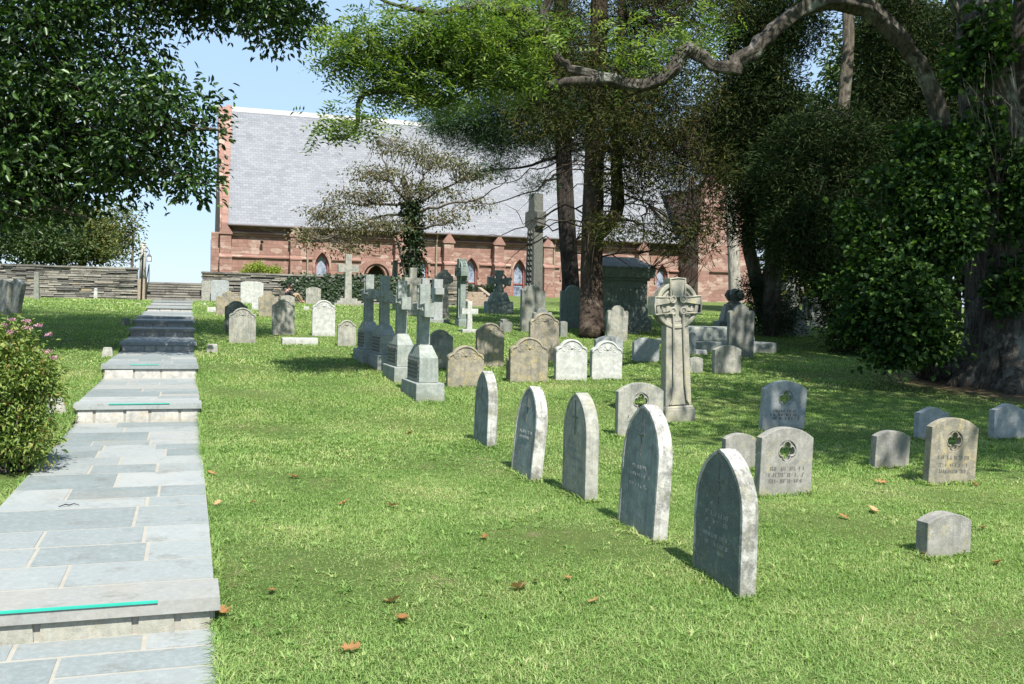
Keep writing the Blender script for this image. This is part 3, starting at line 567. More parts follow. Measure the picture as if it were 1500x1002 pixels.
def place(px, py, face, t=0., tilt=(0, 0), yaw=0.):
    g = ground(px, py); rz = (TH if face == 'S' else TH-math.pi/2)+yaw; d = np.array([-math.sin(rz), math.cos(rz), 0])
    p = g+d*t/2; return (p[0], p[1], gz(p[0], p[1])-.015), (tilt[0], tilt[1], rz), float((g-CAM)@CF)
R4 = (.48, .40, .32, .25)
STONES = """
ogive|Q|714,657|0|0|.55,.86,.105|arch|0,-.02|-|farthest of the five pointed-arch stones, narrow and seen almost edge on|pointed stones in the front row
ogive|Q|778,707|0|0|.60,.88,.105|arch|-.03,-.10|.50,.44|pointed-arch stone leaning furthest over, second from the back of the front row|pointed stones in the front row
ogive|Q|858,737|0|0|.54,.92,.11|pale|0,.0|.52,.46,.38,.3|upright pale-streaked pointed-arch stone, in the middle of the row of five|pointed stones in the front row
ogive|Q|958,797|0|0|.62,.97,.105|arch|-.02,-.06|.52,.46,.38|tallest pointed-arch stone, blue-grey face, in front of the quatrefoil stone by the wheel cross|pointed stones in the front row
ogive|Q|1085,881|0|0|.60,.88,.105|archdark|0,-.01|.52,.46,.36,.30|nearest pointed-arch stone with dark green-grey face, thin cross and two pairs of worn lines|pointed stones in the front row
quatre|S|938,640|559|75|.09|pale|0,0|.40,.33|pierced quatrefoil headstone right in front of the foot of the wheel cross|quatrefoil headstones
quatre|S|1147,632|556|74|.09|blue|.05,.03|.42,.35,.28|bluish quatrefoil headstone in shade with a black stain down its right side|quatrefoil headstones
quatre|S|1150,727|624|92|.09|grey|0,.03|.42,.33,.24|quatrefoil headstone with brown-flecked lettering, just behind the nearest pointed stone|quatrefoil headstones
quatre|S|1394,710|610|86|.09|tan|0,.05|.42,.31,.22|yellow-lichened quatrefoil headstone with three bold lines, nearest the right edge|quatrefoil headstones
seg|S|1084,690|633|52|.08|grey|0,0|-|blank arched footstone half hidden behind the quatrefoil stone with brown flecks|small arched footstones
seg|S|1306,687|629|62|.09|grey|0,.05|-|blank arched footstone with yellow lichen along its top, left of the lichened quatrefoil stone|small arched footstones
seg|S|1390,818|751|84|.12|grey|0,0|-|low thick blank footstone alone on the sunny lawn, lowest of all at right|small arched footstones
serp|S|1367,645|595|54|.10|blue|0,0|.5|bluish-white stone with wavy top, standing right behind the lichened quatrefoil stone|wavy-topped white stones
serp|S|1478,645|590|58|.10|blue|0,0|.65,.55|bluish-white stone with wavy top, cut by the right edge of the picture|wavy-topped white stones
shoulder|S|645,541|482|39|.10|dark|0,0|-|dark mossy shouldered headstone just right of the nearest of the four matching crosses|shouldered headstones
shoulder|S|682,568|505|56|.12|tan|0,.0|.5,.42|tan shouldered headstone with carved scrolls, nearest and leftmost of its kind|shouldered headstones
seg|S|661,566|528|12|.08|tan|0,0|-|sliver of a tan footstone showing at the left of the nearest scrolled stone|small stones behind others
shoulder|S|718,538|472|43|.11|tan|0,0|.5,.42,.34|tan shouldered headstone with yellow lichen crest, behind and between two scrolled stones|shouldered headstones
shoulder|S|775,561|493|60|.12|tan|0,0|.5,.42,.34|broad tan shouldered headstone with lichen streaks, left of the two white twin stones|shouldered headstones
seg|S|748,558|522|12|.08|tan|0,0|-|sliver of a tan footstone with broken corner left of the broad lichen-streaked stone|small stones behind others
shoulder|S|797,530|457|46|.11|tan|0,0|.5,.42|tall tan shouldered headstone standing behind the broad lichen-streaked one|shouldered headstones
lobes|S|794,524|450|30|.10|dark|0,0|-|dark stone of which only a rounded crest shows over a tall tan headstone|small stones behind others
shoulder|S|837,558|496|50|.12|white|0,0|.45,.38,.3|left one of the twin white shouldered headstones standing side by side|twin white headstones
shoulder|S|889,557|498|49|.12|white|0,0|.45,.38,.3|right one of the twin white shouldered headstones, half in blue shade|twin white headstones
seg|S|892,534|491|44|.10|blue|0,0|-|grey-white arched stone peeping out above the right twin headstone|small stones behind others
lobes|S|781,486|417|37|.12|dark|0,0|.5|dark three-lobed headstone stained yellow, in front of the tall weathered high cross|three-lobed headstones
lobes|S|772,480|418|20|.12|dark|0,0|-|darker slab showing at the left edge of the yellow-stained three-lobed headstone|small stones behind others
lobes|S|838,482|417|37|.12|green|0,0|.5,.42|greenish three-lobed headstone standing before the dark pine trunk|three-lobed headstones
seg|S|826,494|470|12|.10|dark|0,0|-|narrow dark stone between the greenish lobed headstone and the tall tan one|small stones behind others
arch|S|874,494|466|23|.10|tan|0,0|-|small round-topped tan stone at the foot of the cedar trunk|small stones behind others
lobes|S|904,500|447|33|.11|pale|0,.02|.5,.42|pale three-lobed headstone in front of the dark house-shaped tomb|three-lobed headstones
seg|S|947,531|494|42|.10|blue|0,0|-|bluish low arched stone immediately left of the wheel cross shaft|low arched stones
seg|S|1020,548|522|22|.08|pale|0,0|-|small pale arched stone at the right foot of the wheel cross shaft|low arched stones
seg|S|1013,520|486|14|.10|blue|0,0|-|narrow blue-grey stone showing at the right of the wheel cross shaft|small stones behind others
seg|S|1066,548|505|46|.11|pale|0,0|-|light grey arched stone standing in front of the tall lobed slate by the stone vault|low arched stones
lobes|S|1086,524|445|43|.12|dark|0,-.01|.62,.56,.5,.44|tall dark round-shouldered slab covered with fine lines, in front of the low stone vault|three-lobed headstones
rough|S|741,487|467|21|.2|dark|0,0|-|stubby dark weathered stump of stone left of the tall tan headstone|small stones behind others
shoulder|S|355,503|450|39|.10|pale|0,0|.5,.42|dappled pale headstone nearest the path, overlapping a dark one behind it|headstones by the stair
shoulder|S|346,486|440|33|.10|dark|0,0|-|dark headstone in shade, mostly hidden by the dappled pale one before it|headstones by the stair
shoulder|S|415,491|438|33|.11|pale|0,0|.5|headstone with dark stained upper half and sunlit lower corner, left of the whitest one|headstones by the stair
seg|S|421,470|432|21|.10|pale|0,0|-|pale curved cap of a stone peeping over the half-stained headstone|small stones behind others
shoulder|S|474,493|439|34|.11|white|0,.0|.72,.62,.56,.48,.4|bright white shouldered headstone, whitest of all on the upper lawn|headstones by the stair
shoulder|S|508,507|468|28|.09|pale|0,0|.6,.5|small cream shouldered headstone between the whitest stone and the matching crosses|headstones by the stair
rough|S|334,462|426|35|.12|tan|0,.02|-|eroded tan three-lobed stone with crumbled edges nearest the upper stair|eroded tan stones
rough|S|394,464|428|30|.12|tan|0,-.03|-|eroded tan stone with crumbled top, between the white tablet and the half-stained headstone|eroded tan stones
tab|S|369,445|412|33|.15|white|0,0|.75,.66,.58,.5|broad white tablet headstone against the ledge-stone wall|headstones along the wall
tab|S|322,442|410|26|.13|blue|0,0|.6|grey-white stone with a stepped top against the wall beside the upper stair|headstones along the wall
seg|S|459,446|420|22|.12|pale|0,0|.6|pale rounded headstone standing alone before the ivy-clad wall|headstones along the wall
seg|S|1200,480|435|28|.12|dark|0,0|-|dark round-topped stone in the shade of the far right shrubs|stones under the right trees
arch|S|1150,466|440|16|.10|pale|0,0|-|pale rounded stone half lost behind the dark yew bush|stones under the right trees
"""
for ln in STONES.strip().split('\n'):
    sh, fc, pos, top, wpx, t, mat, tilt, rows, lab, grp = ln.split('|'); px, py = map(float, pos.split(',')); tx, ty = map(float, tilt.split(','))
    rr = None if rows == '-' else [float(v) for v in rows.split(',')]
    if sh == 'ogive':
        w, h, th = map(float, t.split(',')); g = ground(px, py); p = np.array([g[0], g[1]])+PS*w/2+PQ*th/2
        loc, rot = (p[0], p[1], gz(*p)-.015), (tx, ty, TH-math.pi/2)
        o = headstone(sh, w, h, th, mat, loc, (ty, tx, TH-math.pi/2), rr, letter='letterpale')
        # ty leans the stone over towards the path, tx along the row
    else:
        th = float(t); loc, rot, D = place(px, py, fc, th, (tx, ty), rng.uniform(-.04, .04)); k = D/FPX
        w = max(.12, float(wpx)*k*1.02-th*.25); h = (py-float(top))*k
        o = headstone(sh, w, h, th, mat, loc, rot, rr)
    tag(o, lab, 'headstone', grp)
# --- four matching Latin crosses on stepped pedestals
def latin_cross(loc, rot, sc=(1, 1), mat='green', lab='', grp=None):
    r = empty('pedestal_cross', loc, rot=rot); m = MB(); m.box(-.54, .54, -.22, .22, -.2, .25, .006, .006); m.build('plinth', M[mat[0]], r, bevel=.012)
    m = MB(); m.box(-.42, .42, -.15, .15, .25, .62, .012, .008); m.add([(-.408, -.142, .62), (.408, -.142, .62), (.408, .142, .62), (-.408, .142, .62), (-.17, -.10, .80), (.17, -.10, .80), (.17, .10, .80), (-.17, .10, .80)], [(4, 5, 6, 7), (0, 1, 5, 4), (1, 2, 6, 5), (2, 3, 7, 6), (3, 0, 4, 7)]); d = m.build('die', M[mat[0]], r, bevel=.01)
    m = MB()
    for z in (.56, .50, .44, .38, .32): 
        x = -.36
        while x < .34:
            wd = rng.uniform(.02, .05); m.box(x, x+wd, -.158, -.14, z-.017, z+.017); x += wd+rng.uniform(.008, .02)
    m.build('inscription', M['letter'], d)
    m = MB(); c = .085
    c = .10; pol = [(-c-.015, .80), (c+.015, .80), (c, 1.25), (.42, 1.23), (.42, 1.44), (c, 1.42), (c-.005, 1.72*sc[1]), (-c+.005, 1.72*sc[1]), (-c, 1.42), (-.42, 1.44), (-.42, 1.23), (-c, 1.25)]
    plate(m, [pol], .165, .012); cr = m.build('cross', M[mat[1]], r)
    m = MB(); m.tube([(-.015, -.088, .82), (-.012, -.09, 1.0), (.012, -.09, 1.15), (-.012, -.09, 1.3), (.01, -.09, 1.5), (0, -.088, 1.66)], .014, 6); m.tube([(-.36, -.088, 1.34), (-.15, -.09, 1.325), (.15, -.09, 1.345), (.36, -.088, 1.33)], .014, 6)
    for x, z in ((0, 1.335), (0, 1.6), (-.3, 1.335), (.3, 1.335)): m.tube([(x, -.075, z), (x, -.1, z)], [.045, .03], 8)
    m.build('carved_vine', M[mat[1]], cr); return tag(r, lab, 'cross', grp)
for (px, py, sy, lab) in ((609, 588.4, 1.0, 'nearest of four matching pedestal crosses, its lettered die facing the path'), (577, 561, 1.0, 'second nearest of four matching pedestal crosses, dappled with shade'), (552.5, 543.5, 1.0, 'third of four matching pedestal crosses counting from the camera'), (529.5, 533, 1.0, 'farthest and leftmost of four matching pedestal crosses, with the greyest shaft')):
    g = ground(px, py); p = g[:2]+PS*.54+PQ*.22
    latin_cross((p[0], p[1], gz(*p)-.01), (0, 0, TH-math.pi/2), (1, sy), ('mossy', 'mossy'), lab, 'matching pedestal crosses')
# --- the wheel cross in the middle of the lawn
def wheel_cross(loc, rot, H, mat, mats=None, lab='', base=None, name='wheel_cross'):
    """ring-headed cross; drawn for a height of 1.95 and scaled"""
    k = H/1.95; r = empty(name, loc, rot=rot); r.scale = (k, k, k); m = MB()
    m.box(-.225, .225, -.13, .13, -.2, .19, .004, .004); m.box(-.215, .215, -.12, .12, .19, .225, .02, .015); m.build('base', M[mat], r, bevel=.01)
    m = MB(); zc = 1.575; plate(m, [[(-.195, .225), (.195, .225), (.165, zc-.24), (.165, zc), (-.165, zc), (-.165, zc-.24)]], .16, .01)
    m.build('shaft', M[mat], r)
    m = MB(); hol = [circ(.028, sx*.077, zc+sz*.077, 14)[::-1] for sx in (-1, 1) for sz in (-1, 1)]
    plate(m, [circ(.315, 0, zc, 48)]+hol, .13, .012); plate(m, [circ(.315, 0, zc, 48), circ(.262, 0, zc, 48)[::-1]], .19, .012); plate(m, [circ(.232, 0, zc, 40), circ(.205, 0, zc, 40)[::-1]], .16, .008)
    m.build('ring', M[mat], r)
    m = MB(); a, b = .068, .135
    pol = [(a, zc-.34+.0)]; E = lambda L, w_: L
    arms = [(-.15, .235), (.15, .235), (.125, .30), (.085, .5), (a, zc-.2), (a, zc-a), (.34, zc-b*.92), (.355, zc), (.34, zc+b*.92), (a, zc+a), (b*.88, zc+.36), (0, zc+.372), (-b*.88, zc+.36), (-a, zc+a), (-.34, zc+b*.92), (-.355, zc), (-.34, zc-b*.92), (-a, zc-a), (-a, zc-.2), (-.085, .5), (-.125, .30)]
    plate(m, [arms]+hol, .215, .01); c = m.build('cross', M[mat], r)
    m = MB(); y = -.108
    for P in ([(.105, zc+.09), (b*.82, zc+.35), (0, zc+.362), (-b*.82, zc+.35), (-.105, zc+.09)], [(.09, zc+.105), (.335, zc+b*.86), (.345, zc), (.335, zc-b*.86), (.09, zc-.105)], [(-.09, zc+.105), (-.335, zc+b*.86), (-.345, zc), (-.335, zc-b*.86), (-.09, zc-.105)]):
        m.tube([(x, y, z) for x, z in P], .013, 6)
    for sx in (-1, 1):
        m.tube([(sx*.077, y, zc-.13), (sx*.078, y, .9), (sx*.088, y, .5), (sx*.11, y, .3), (sx*.145, y, .245)], .011, 6)
        for sz in (-1, 1): m.tube([(sx*.077+.042*math.cos(t), y, zc+sz*.077+.042*math.sin(t)) for t in np.linspace(0, 6.28, 17)], .013, 6, False)
    m.build('raised_edge', M[mat], c); return r
loc, rot, D = place(997, 618, 'S', .26)
tag(wheel_cross(loc, (0, -.046, rot[2]), (618-405)*D/FPX, 'celtic'), 'tall buff wheel cross with ringed head and four pierced holes, rising above stones around it', 'wheel cross')
loc, rot, D = place(668, 478, 'Q', .3)
wc = tag(wheel_cross(loc, (0, 0, TH-math.pi/2), (478-378)*D/FPX, 'green'), 'blue-green ringed cross seen edge on, like a tall post with a rounded knob', 'wheel cross')
loc, rot, D = place(664, 470, 'S', .2); p = np.array(loc)+np.append(PS, 0)*1.2
r = wheel_cross((p[0], p[1], gz(p[0], p[1])), (0, 0, TH), 1.62, 'pale'); tag(r, 'pale ringed cross with broad arms showing behind the edge-on blue-green cross', 'wheel cross')
loc, rot, D = place(733, 460, 'S', .5); r = empty('wheel_cross', loc, rot=(0, 0, TH)); m = MB(); m.box(-.53, .53, -.3, .3, -.3, .48, .03, .03); m.build('plinth', M['green'], r, bevel=.02)
m = MB(); m.box(-.40, .40, -.2, .2, .48, .82, .12, .05); m.build('die', M['green'], r, bevel=.02)
m = MB(); zc = 1.24; hol = [circ(.07, sx*.16, zc+sz*.16, 12)[::-1] for sx in (-1, 1) for sz in (-1, 1)]
plate(m, [circ(.33, 0, zc, 32)]+hol, .14, .01); a, b = .1, .17
plate(m, [[(-.2, .80), (.2, .80), (a, zc-a), (.45, zc-b), (.45, zc+b), (a, zc+a), (b, zc+.42), (-b, zc+.42), (-a, zc+a), (-.45, zc+b), (-.45, zc-b), (-a, zc-a)]], .22, .015); m.tube([(.1*math.cos(t), -.11, zc+.1*math.sin(t)) for t in np.linspace(0, 6.28, 17)], .02, 6, False)
m.build('cross', M['green'], r); tag(r, 'squat green-stained wheel cross on a big block below the church windows', 'wheel cross')
# tall high cross, weathered and tapering
p = W3(781, 445, 41.5); zt = W3(783, 283, 41.5)[2]; z0 = gz(p[0], p[1]); r = empty('high_cross', (p[0], p[1], z0-.02), rot=(0, .01, TH-math.radians(74))); H = zt-z0
m = MB(); m.box(-.45, .45, -.38, .38, -.2, .7, .08, .08); m.build('base', M['relief'], r, bevel=.03)
m = MB(); plate(m, [[(-.34, .7), (.34, .7), (.26, H*.70), (.46, H*.72), (.46, H*.84), (.24, H*.85), (.20, H*.995), (-.20, H*.995), (-.24, H*.85), (-.46, H*.84), (-.46, H*.72), (-.26, H*.70)]], .46, .03); plate(m, [circ(.42, 0, H*.78, 28), circ(.32, 0, H*.78, 28)[::-1]], .4, .03)
m.build('cross', M['relief'], r)
m = MB()
for z in np.arange(1., H*.66, .22):
    for x in (-.13, .05): m.tube([(x-.08, -.225, z), (x+.08, -.24, z+.08), (x, -.235, z+.17)], .035, 5)
m.build('carved_relief', M['relief'], r); tag(r, 'very tall dark weathered high cross before the church wall, taller than the eaves from here', 'high cross')
# plain Latin crosses further off
def plain_cross(px, top, base, arm, th, mat, lab, face='S', steps=2, D=None, zc=.72, grp='plain crosses up the slope', armz=.075):
    if D is None: loc, rot, D = place(px, base, face, th)
    else:
        p = W3(px, base, D); loc = (p[0], p[1], min(p[2], gz(p[0], p[1]))); rot = (0, 0, TH if face == 'S' else TH-math.pi/2)
    k = D/FPX; H = (base-top)*k; a = arm*k/2; r = empty('stone_cross', loc, rot=rot); m = MB()
    for i in range(steps): e = th*(1.1+.55*(steps-1-i)); m.box(-e-.08, e+.08, -e, e, -.15 if i == 0 else .10*i, .10*(i+1))
    if steps: m.build('base', M[mat], r, bevel=.008)
    m = MB(); z0 = .1*steps if steps else -.1; c = th*.5; za = H*zc; ha = H*armz
    plate(m, [[(-c*1.15, z0), (c*1.15, z0), (c, za-ha), (a, za-ha), (a, za+ha), (c, za+ha), (c, H), (-c, H), (-c, za+ha), (-a, za+ha), (-a, za-ha), (-c, za-ha)]], th, .01)
    m.build('cross', M[mat], r); return tag(r, lab, 'cross', grp)
plain_cross(510, 372, 447, 30, .26, 'pale', 'tall slim pale cross on a stepped base in front of the ivy-clad wall', steps=3)
plain_cross(688, 441, 487, 25, .13, 'white', 'small white plain cross low on the grass between the ringed crosses', steps=1, zc=.68, armz=.09)
plain_cross(605, 392, 462, 26, .24, 'pale', 'pale cross half hidden behind the shafts of the four matching crosses', steps=1)
plain_cross(640, 405, 468, 30, .28, 'blue', 'blue-grey cross on a broad block left of the edge-on ringed cross', 'Q', steps=1, D=30.5)
plain_cross(575, 381, 440, 6, .22, 'dark', 'slender dark cross rising behind the matching crosses in front of the church door', 'Q', steps=1)
plain_cross(622, 408, 470, 26, .24, 'blue', 'blue-grey cross showing between the nearest matching cross and the broad-block one', 'Q', steps=1, D=32)
plain_cross(1160, 405, 474, 30, .3, 'pale', 'pale cross in deep shade behind the dark yew bush', steps=2, D=38, zc=.78)
# low blocks and markers
def block(px, py, w, h, d, mat, lab, cat='marker stone', rz=0., grp=None, name='marker_stone', taper=.02):
    g = ground(px, py); r = MB(); r.box(-w/2, w/2, 0, d, -.1, h, taper, taper); o = r.build(name, M[mat], None, bevel=min(.015, h*.2)); o.location = (g[0], g[1], gz(g[0], g[1])-.01); o.rotation_euler = (0, 0, TH+rz); return tag(o, lab, cat, grp)
block(184, 478, .24, .22, .2, 'dark', 'dark little block in the shade left of the stair, farther of two there', rz=.1)
block(157, 523, .25, .19, .2, 'rock', 'grey pointed block beside the path edge, nearer of two on the left', taper=.05)
block(86, 606, .26, .2, .2, 'rock', 'rough pale rock on the grass between the pink bush and the path', taper=.06, rz=.4, name='rock', cat='rock')
block(311, 517, .24, .19, .18, 'rock', 'small square grey block just right of the shaded path steps')
block(440, 505, .82, .16, .4, 'white', 'long low white base stone lying on the grass in front of the whitest headstone', taper=.01)
block(310, 458, .30, .18, .2, 'white', 'small white footstone beside the foot of the upper stair')
block(300, 447, .16, .09, .14, 'white', 'tiny white round pebble-like marker at the foot of the stepped-top stone', taper=.05)
block(449, 454, .24, .13, .18, 'white', 'small low white marker left of the whitest headstone')
block(203, 446, .22, .05, .16, 'white', 'flat white plate in the grass at the left foot of the upper stair', taper=.03)
block(379, 454, .5, .25, .3, 'white', 'low white stone between the eroded tan stone and the dark headstone')
block(920, 489, .75, .05, .5, 'blue', 'flat grey ledger stone in the shaded grass before the house-shaped tomb', taper=.01)
block(1028, 520, .34, .13, .3, 'blue', 'low blue-grey block in front of the stone vault')
o = block(53, 439, .20, 1.05, .22, 'dark', 'dark narrow upright stone post in front of the left wall', 'stone post', name='stone_post')
o = block(140, 438, .16, .36, .16, 'white', 'short white post standing alone on the far left lawn', 'stone post', name='stone_post', taper=.01)
m = MB(); m.tube([(0, .08, .36), (0, .08, .40), (0, .08, .45)], [.05, .08, .04], 10); c = m.build('knob', M['white'], o)
for px, py, ty, lab in ((20, 459, .24, 'white-edged slab leaning far to the right at the left edge, before the wall'), (5, 462, .12, 'pale slab at the very left edge of the picture, behind the pink bush')):
    loc, rot, D = place(px, py, 'S', .12, (0, ty)); o = headstone('flat', .46, 1.0, .14, 'pale', loc, (0, ty*1.3, TH-.9)); tag(o, lab, 'headstone', 'leaning slabs at the left edge')
for i, (a, b) in enumerate(((727, 740), (742, 752))): pass
for px, py, w in ((707, 429, .45), (714, 431, .5), (722, 433, .4)):
    p = W3(px, py, 53); r = MB(); r.box(-w/2, w/2, 0, .3, -.2, .26, .05, .05); o = r.build('marker_stone', M['white'], None, bevel=.04); o.location = (p[0], p[1], gz(p[0], p[1])-.02); o.rotation_euler = (0, 0, TH)
    tag(o, {707: 'white round-edged stone nearest the brown steps, below the clipped hedge', 714: 'middle white stone of three below the clipped hedge', 722: 'white stone nearest the squat wheel cross, below the clipped hedge'}[px], 'marker stone', 'white stones under the hedge')
# house-shaped tomb, vault and ornament
loc, rot, D = place(915, 486, 'S', 1.2); r = empty('house_tomb', loc, rot=(0, 0, TH)); k = D/FPX; w = .90
m = MB(); m.box(-w, w, -.6, .6, -.3, .46, .015, .015); m.build('plinth', M['green'], r, bevel=.01)
m = MB(); m.box(-w+.08, w-.08, -.52, .52, .46, .74, .03, .03); m.box(-w+.12, w-.12, -.47, .47, .74, 1.52); m.box(-w+.06, w-.06, -.53, .53, 1.52, 1.60); m.build('chest', M['green'], r, bevel=.01)
m = MB(); m.box(-w-.02, w+.02, -.61, .61, 1.60, 1.86, -.05, -.05); m.box(-w-.08, w+.08, -.67, .67, 1.862, 1.93); m.build('cornice', M['green'], r, bevel=.012)
m = MB(); m.add([(-w-.08, -.67, 1.93), (w+.08, -.67, 1.93), (w+.08, .67, 1.93), (-w-.08, .67, 1.93), (-w+.25, 0, 2.24), (w-.35, 0, 2.24)], [(0, 1, 5, 4), (1, 2, 5), (2, 3, 4, 5), (3, 0, 4)]); m.build('roof', M['blue'], r)
m = MB()
for i in range(7):                                            # worn initials, past reading
    x = -.52+i*.17; m.box(x, x+.022, -.482, -.465, 1.08, 1.30); 
    if i % 2: m.box(x+.022, x+.1, -.482, -.465, 1.27, 1.30)
    else: m.box(x+.08, x+.102, -.482, -.465, 1.08, 1.30); m.box(x+.022, x+.08, -.482, -.465, 1.18, 1.205)
m.build('inscription', M['dark'], r); tag(r, 'dark green house-shaped chest tomb with hipped lid, behind the wheel cross', 'tomb')
loc, rot, D = place(1085, 519, 'S', 1.3); r = empty('grave_vault', loc, rot=(0, 0, TH-.12)); m = MB(); m.box(-1.25, 1.3, -.2, 1.9, -.2, .26, .02, .02); m.build('lower_step', M['mossy'], r, bevel=.04)
m = MB(); m.box(-1.0, .82, .1, 1.6, .26, .62, .05, .05); m.build('lid', M['mossy'], r, bevel=.05); tag(r, 'low broad stepped grave vault of blue-grey stone behind the tall lobed slab', 'vault')
p = W3(1075, 466, 33); r = empty('ornament_pedestal', (p[0], p[1], gz(p[0], p[1])), rot=(0, 0, TH-.35)); m = MB(); m.box(-.6, .6, -.6, .6, -.2, .22, .02, .02); m.build('base', M['green'], r, bevel=.02)
m = MB(); m.box(-.45, .45, -.45, .45, .22, .72, .12, .12); m.box(-.30, .30, -.30, .30, .72, .8); m.build('die', M['pale'], r, bevel=.02)
m = MB(); m.tube([(0, 0, .8), (0, 0, .9), (0, 0, 1.0), (0, 0, 1.12), (0, 0, 1.24), (0, 0, 1.32)], [.26, .16, .2, .24, .2, .05], 9, True, .25, 3)
for a_ in np.linspace(0, 6.28, 7)[:-1]: m.tube([(.16*math.cos(a_), .16*math.sin(a_), .92), (.26*math.cos(a_), .26*math.sin(a_), 1.1), (.2*math.cos(a_), .2*math.sin(a_), 1.26)], [.06, .09, .05], 6)
m.build('finial', M['dark'], r, smooth=True); tag(r, 'square pedestal with a dark carved finial in the shade left of the yew', 'monument')
p = W3(1166, 474, 31); r = empty('draped_monument', (p[0], p[1], gz(p[0], p[1])), rot=(0, 0, TH)); m = MB(); m.box(-.32, .32, -.3, .3, -.1, .3); m.build('base', M['pale'], r, bevel=.02)
m = MB(); m.box(-.28, .28, -.25, .25, .3, .78, .10, .08); m.box(-.12, .12, -.12, .12, .78, .9, .08, .08); m.build('die', M['pale'], r, bevel=.04); tag(r, 'pale stepped monument with sloping shoulders at the right of the yew', 'monument')
p = W3(1178, 476, 32); r = MB(); r.tube([(0, 0, -.1), (0, 0, .9), (0, 0, 1.02), (0, 0, 1.1), (0, 0, 1.18)], [.09, .08, .08, .1, .03], 10); o = r.build('stone_post', M['pale'], smooth=True); o.location = (p[0], p[1], gz(p[0], p[1])); tag(o, 'pale round post with a ball top beside the stepped monument', 'stone post')
# brown steps up to the church
r = empty('garden_steps', sq(43.6, 12.95, 0), TH); m = MB()
for k in range(6): m.box(-.62, .62, .42*k, 3.4, 1.3 if k == 0 else 1.5+.125*k+.004, 1.5+.125*(k+1))
m.build('treads', M['brownstep'], r, bevel=.01)
for x in (-.82, .64):
    m = MB(); m.add([(x, -.3, 1.2), (x+.18, -.3, 1.2), (x+.18, 3.2, 1.2), (x, 3.2, 1.2), (x, -.3, 1.72), (x+.18, -.3, 1.72), (x+.18, 3.2, 2.5), (x, 3.2, 2.5)], [(3, 2, 1, 0), (4, 5, 6, 7), (0, 1, 5, 4), (1, 2, 6, 5), (2, 3, 7, 6), (3, 0, 4, 7)]); m.build('cheek_wall', M['brownstep'], r)
tag(r, 'brown stone steps with sloping side walls leading up to the church lawn', 'steps')
# ------------------------------------------------------------------ lantern, pole, rail
r = empty('lamp_post', sq(43.75, -1.86, 0), TH); m = MB(); m.tube([(0, -.3, 1.5), (0.02, -.3, 2.4), (.06, -.3, 3.42)], .035, 8); m.build('post', M['iron'], r)
m = MB(); m.tube([(.06, -.3, 3.3), (.08, -.3, 3.62), (.2, -.3, 3.72), (.30, -.3, 3.6), (.30, -.3, 3.44)], .012, 6); m.build('bracket', M['iron'], r)
m = MB(); m.box(.2, .4, -.4, -.2, 3.14, 3.16); m.box(.21, .39, -.39, -.21, 3.36, 3.44, .05, .05)
for x in (.21, .37):
    for y in (-.39, -.23): m.box(x, x+.02, y, y+.02, 3.16, 3.36)
la = m.build('lantern', M['iron'], r); m = MB(); m.box(.232, .368, -.368, -.232, 3.162, 3.358); m.build('lantern_glass', M['lampglass'], la)
tag(r, 'thin black iron post with a small hanging lantern at the left of the upper stair', 'lamp post')
r = MB(); r.tube([sq(43.5, -1.66, 1.5), sq(43.5, -1.66, 2.35)], .02, 6); r.tube([sq(46.2, -1.66, 2.3), sq(46.2, -1.66, 3.1)], .02, 6); r.tube([sq(43.5, -1.66, 2.35), sq(46.2, -1.66, 3.1)], .022, 6); tag(r.build('handrail', M['iron']), 'black iron handrail climbing the left side of the upper stair', 'handrail')
p = W3(209, 393, 58); r = MB(); r.tube([(p[0], p[1], 2.2), (p[0]+.03, p[1], 4.9)], [.2, .16], 10); tag(r.build('utility_pole', M['pole'], smooth=True), 'pale straight utility pole standing behind the left wall', 'pole')
# ------------------------------------------------------------------ seated figure by the wall
def skin_mesh(name, joints, edges, mat, parent, sub=2):
    me = bpy.data.meshes.new(name); me.from_pydata([j[0] for j in joints], edges, []); o = bpy.data.objects.new(name, me); COL.objects.link(o); o.parent = parent
    o.modifiers.new('skin', 'SKIN'); me.skin_vertices.new() if not me.skin_vertices else None
    for v, j in zip(me.skin_vertices[0].data, joints): v.radius = (j[1], j[1]*(j[2] if len(j) > 2 else 1))
    me.skin_vertices[0].data[0].use_root = True; ss = o.modifiers.new('sub', 'SUBSURF'); ss.levels = ss.render_levels = sub; me.materials.append(mat); return o
p = sq(43.2, 4.05); r = empty('person', (p[0], p[1], gz(p[0], p[1])), rot=(0, 0, TH+.25))
J = [((0, 0, .12), .13), ((.0, 0, .34), .13), ((.03, 0, .52), .12), ((.06, 0, .60), .055), ((.07, 0, .68), .06), ((.09, 0, .74), .085), ((.085, 0, .82), .08),
     ((.0, -.19, .53), .055), ((.12, -.23, .32), .042), ((.32, -.12, .30), .034), ((.40, -.09, .31), .026), ((.0, .19, .53), .055), ((.12, .23, .32), .042), ((.32, .12, .30), .034), ((.40, .09, .31), .026),
     ((.06, -.1, .11), .09), ((.40, -.14, .42), .06), ((.62, -.12, .08), .04), ((.74, -.12, .05), .035), ((.06, .1, .11), .09), ((.40, .14, .42), .06), ((.62, .12, .08), .04), ((.74, .12, .05), .035)]
skin_mesh('body', J, [(0, 1), (1, 2), (2, 3), (3, 4), (4, 5), (5, 6), (2, 7), (7, 8), (8, 9), (9, 10), (2, 11), (11, 12), (12, 13), (13, 14), (0, 15), (15, 16), (16, 17), (17, 18), (0, 19), (19, 20), (20, 21), (21, 22)], M['skin'], r)
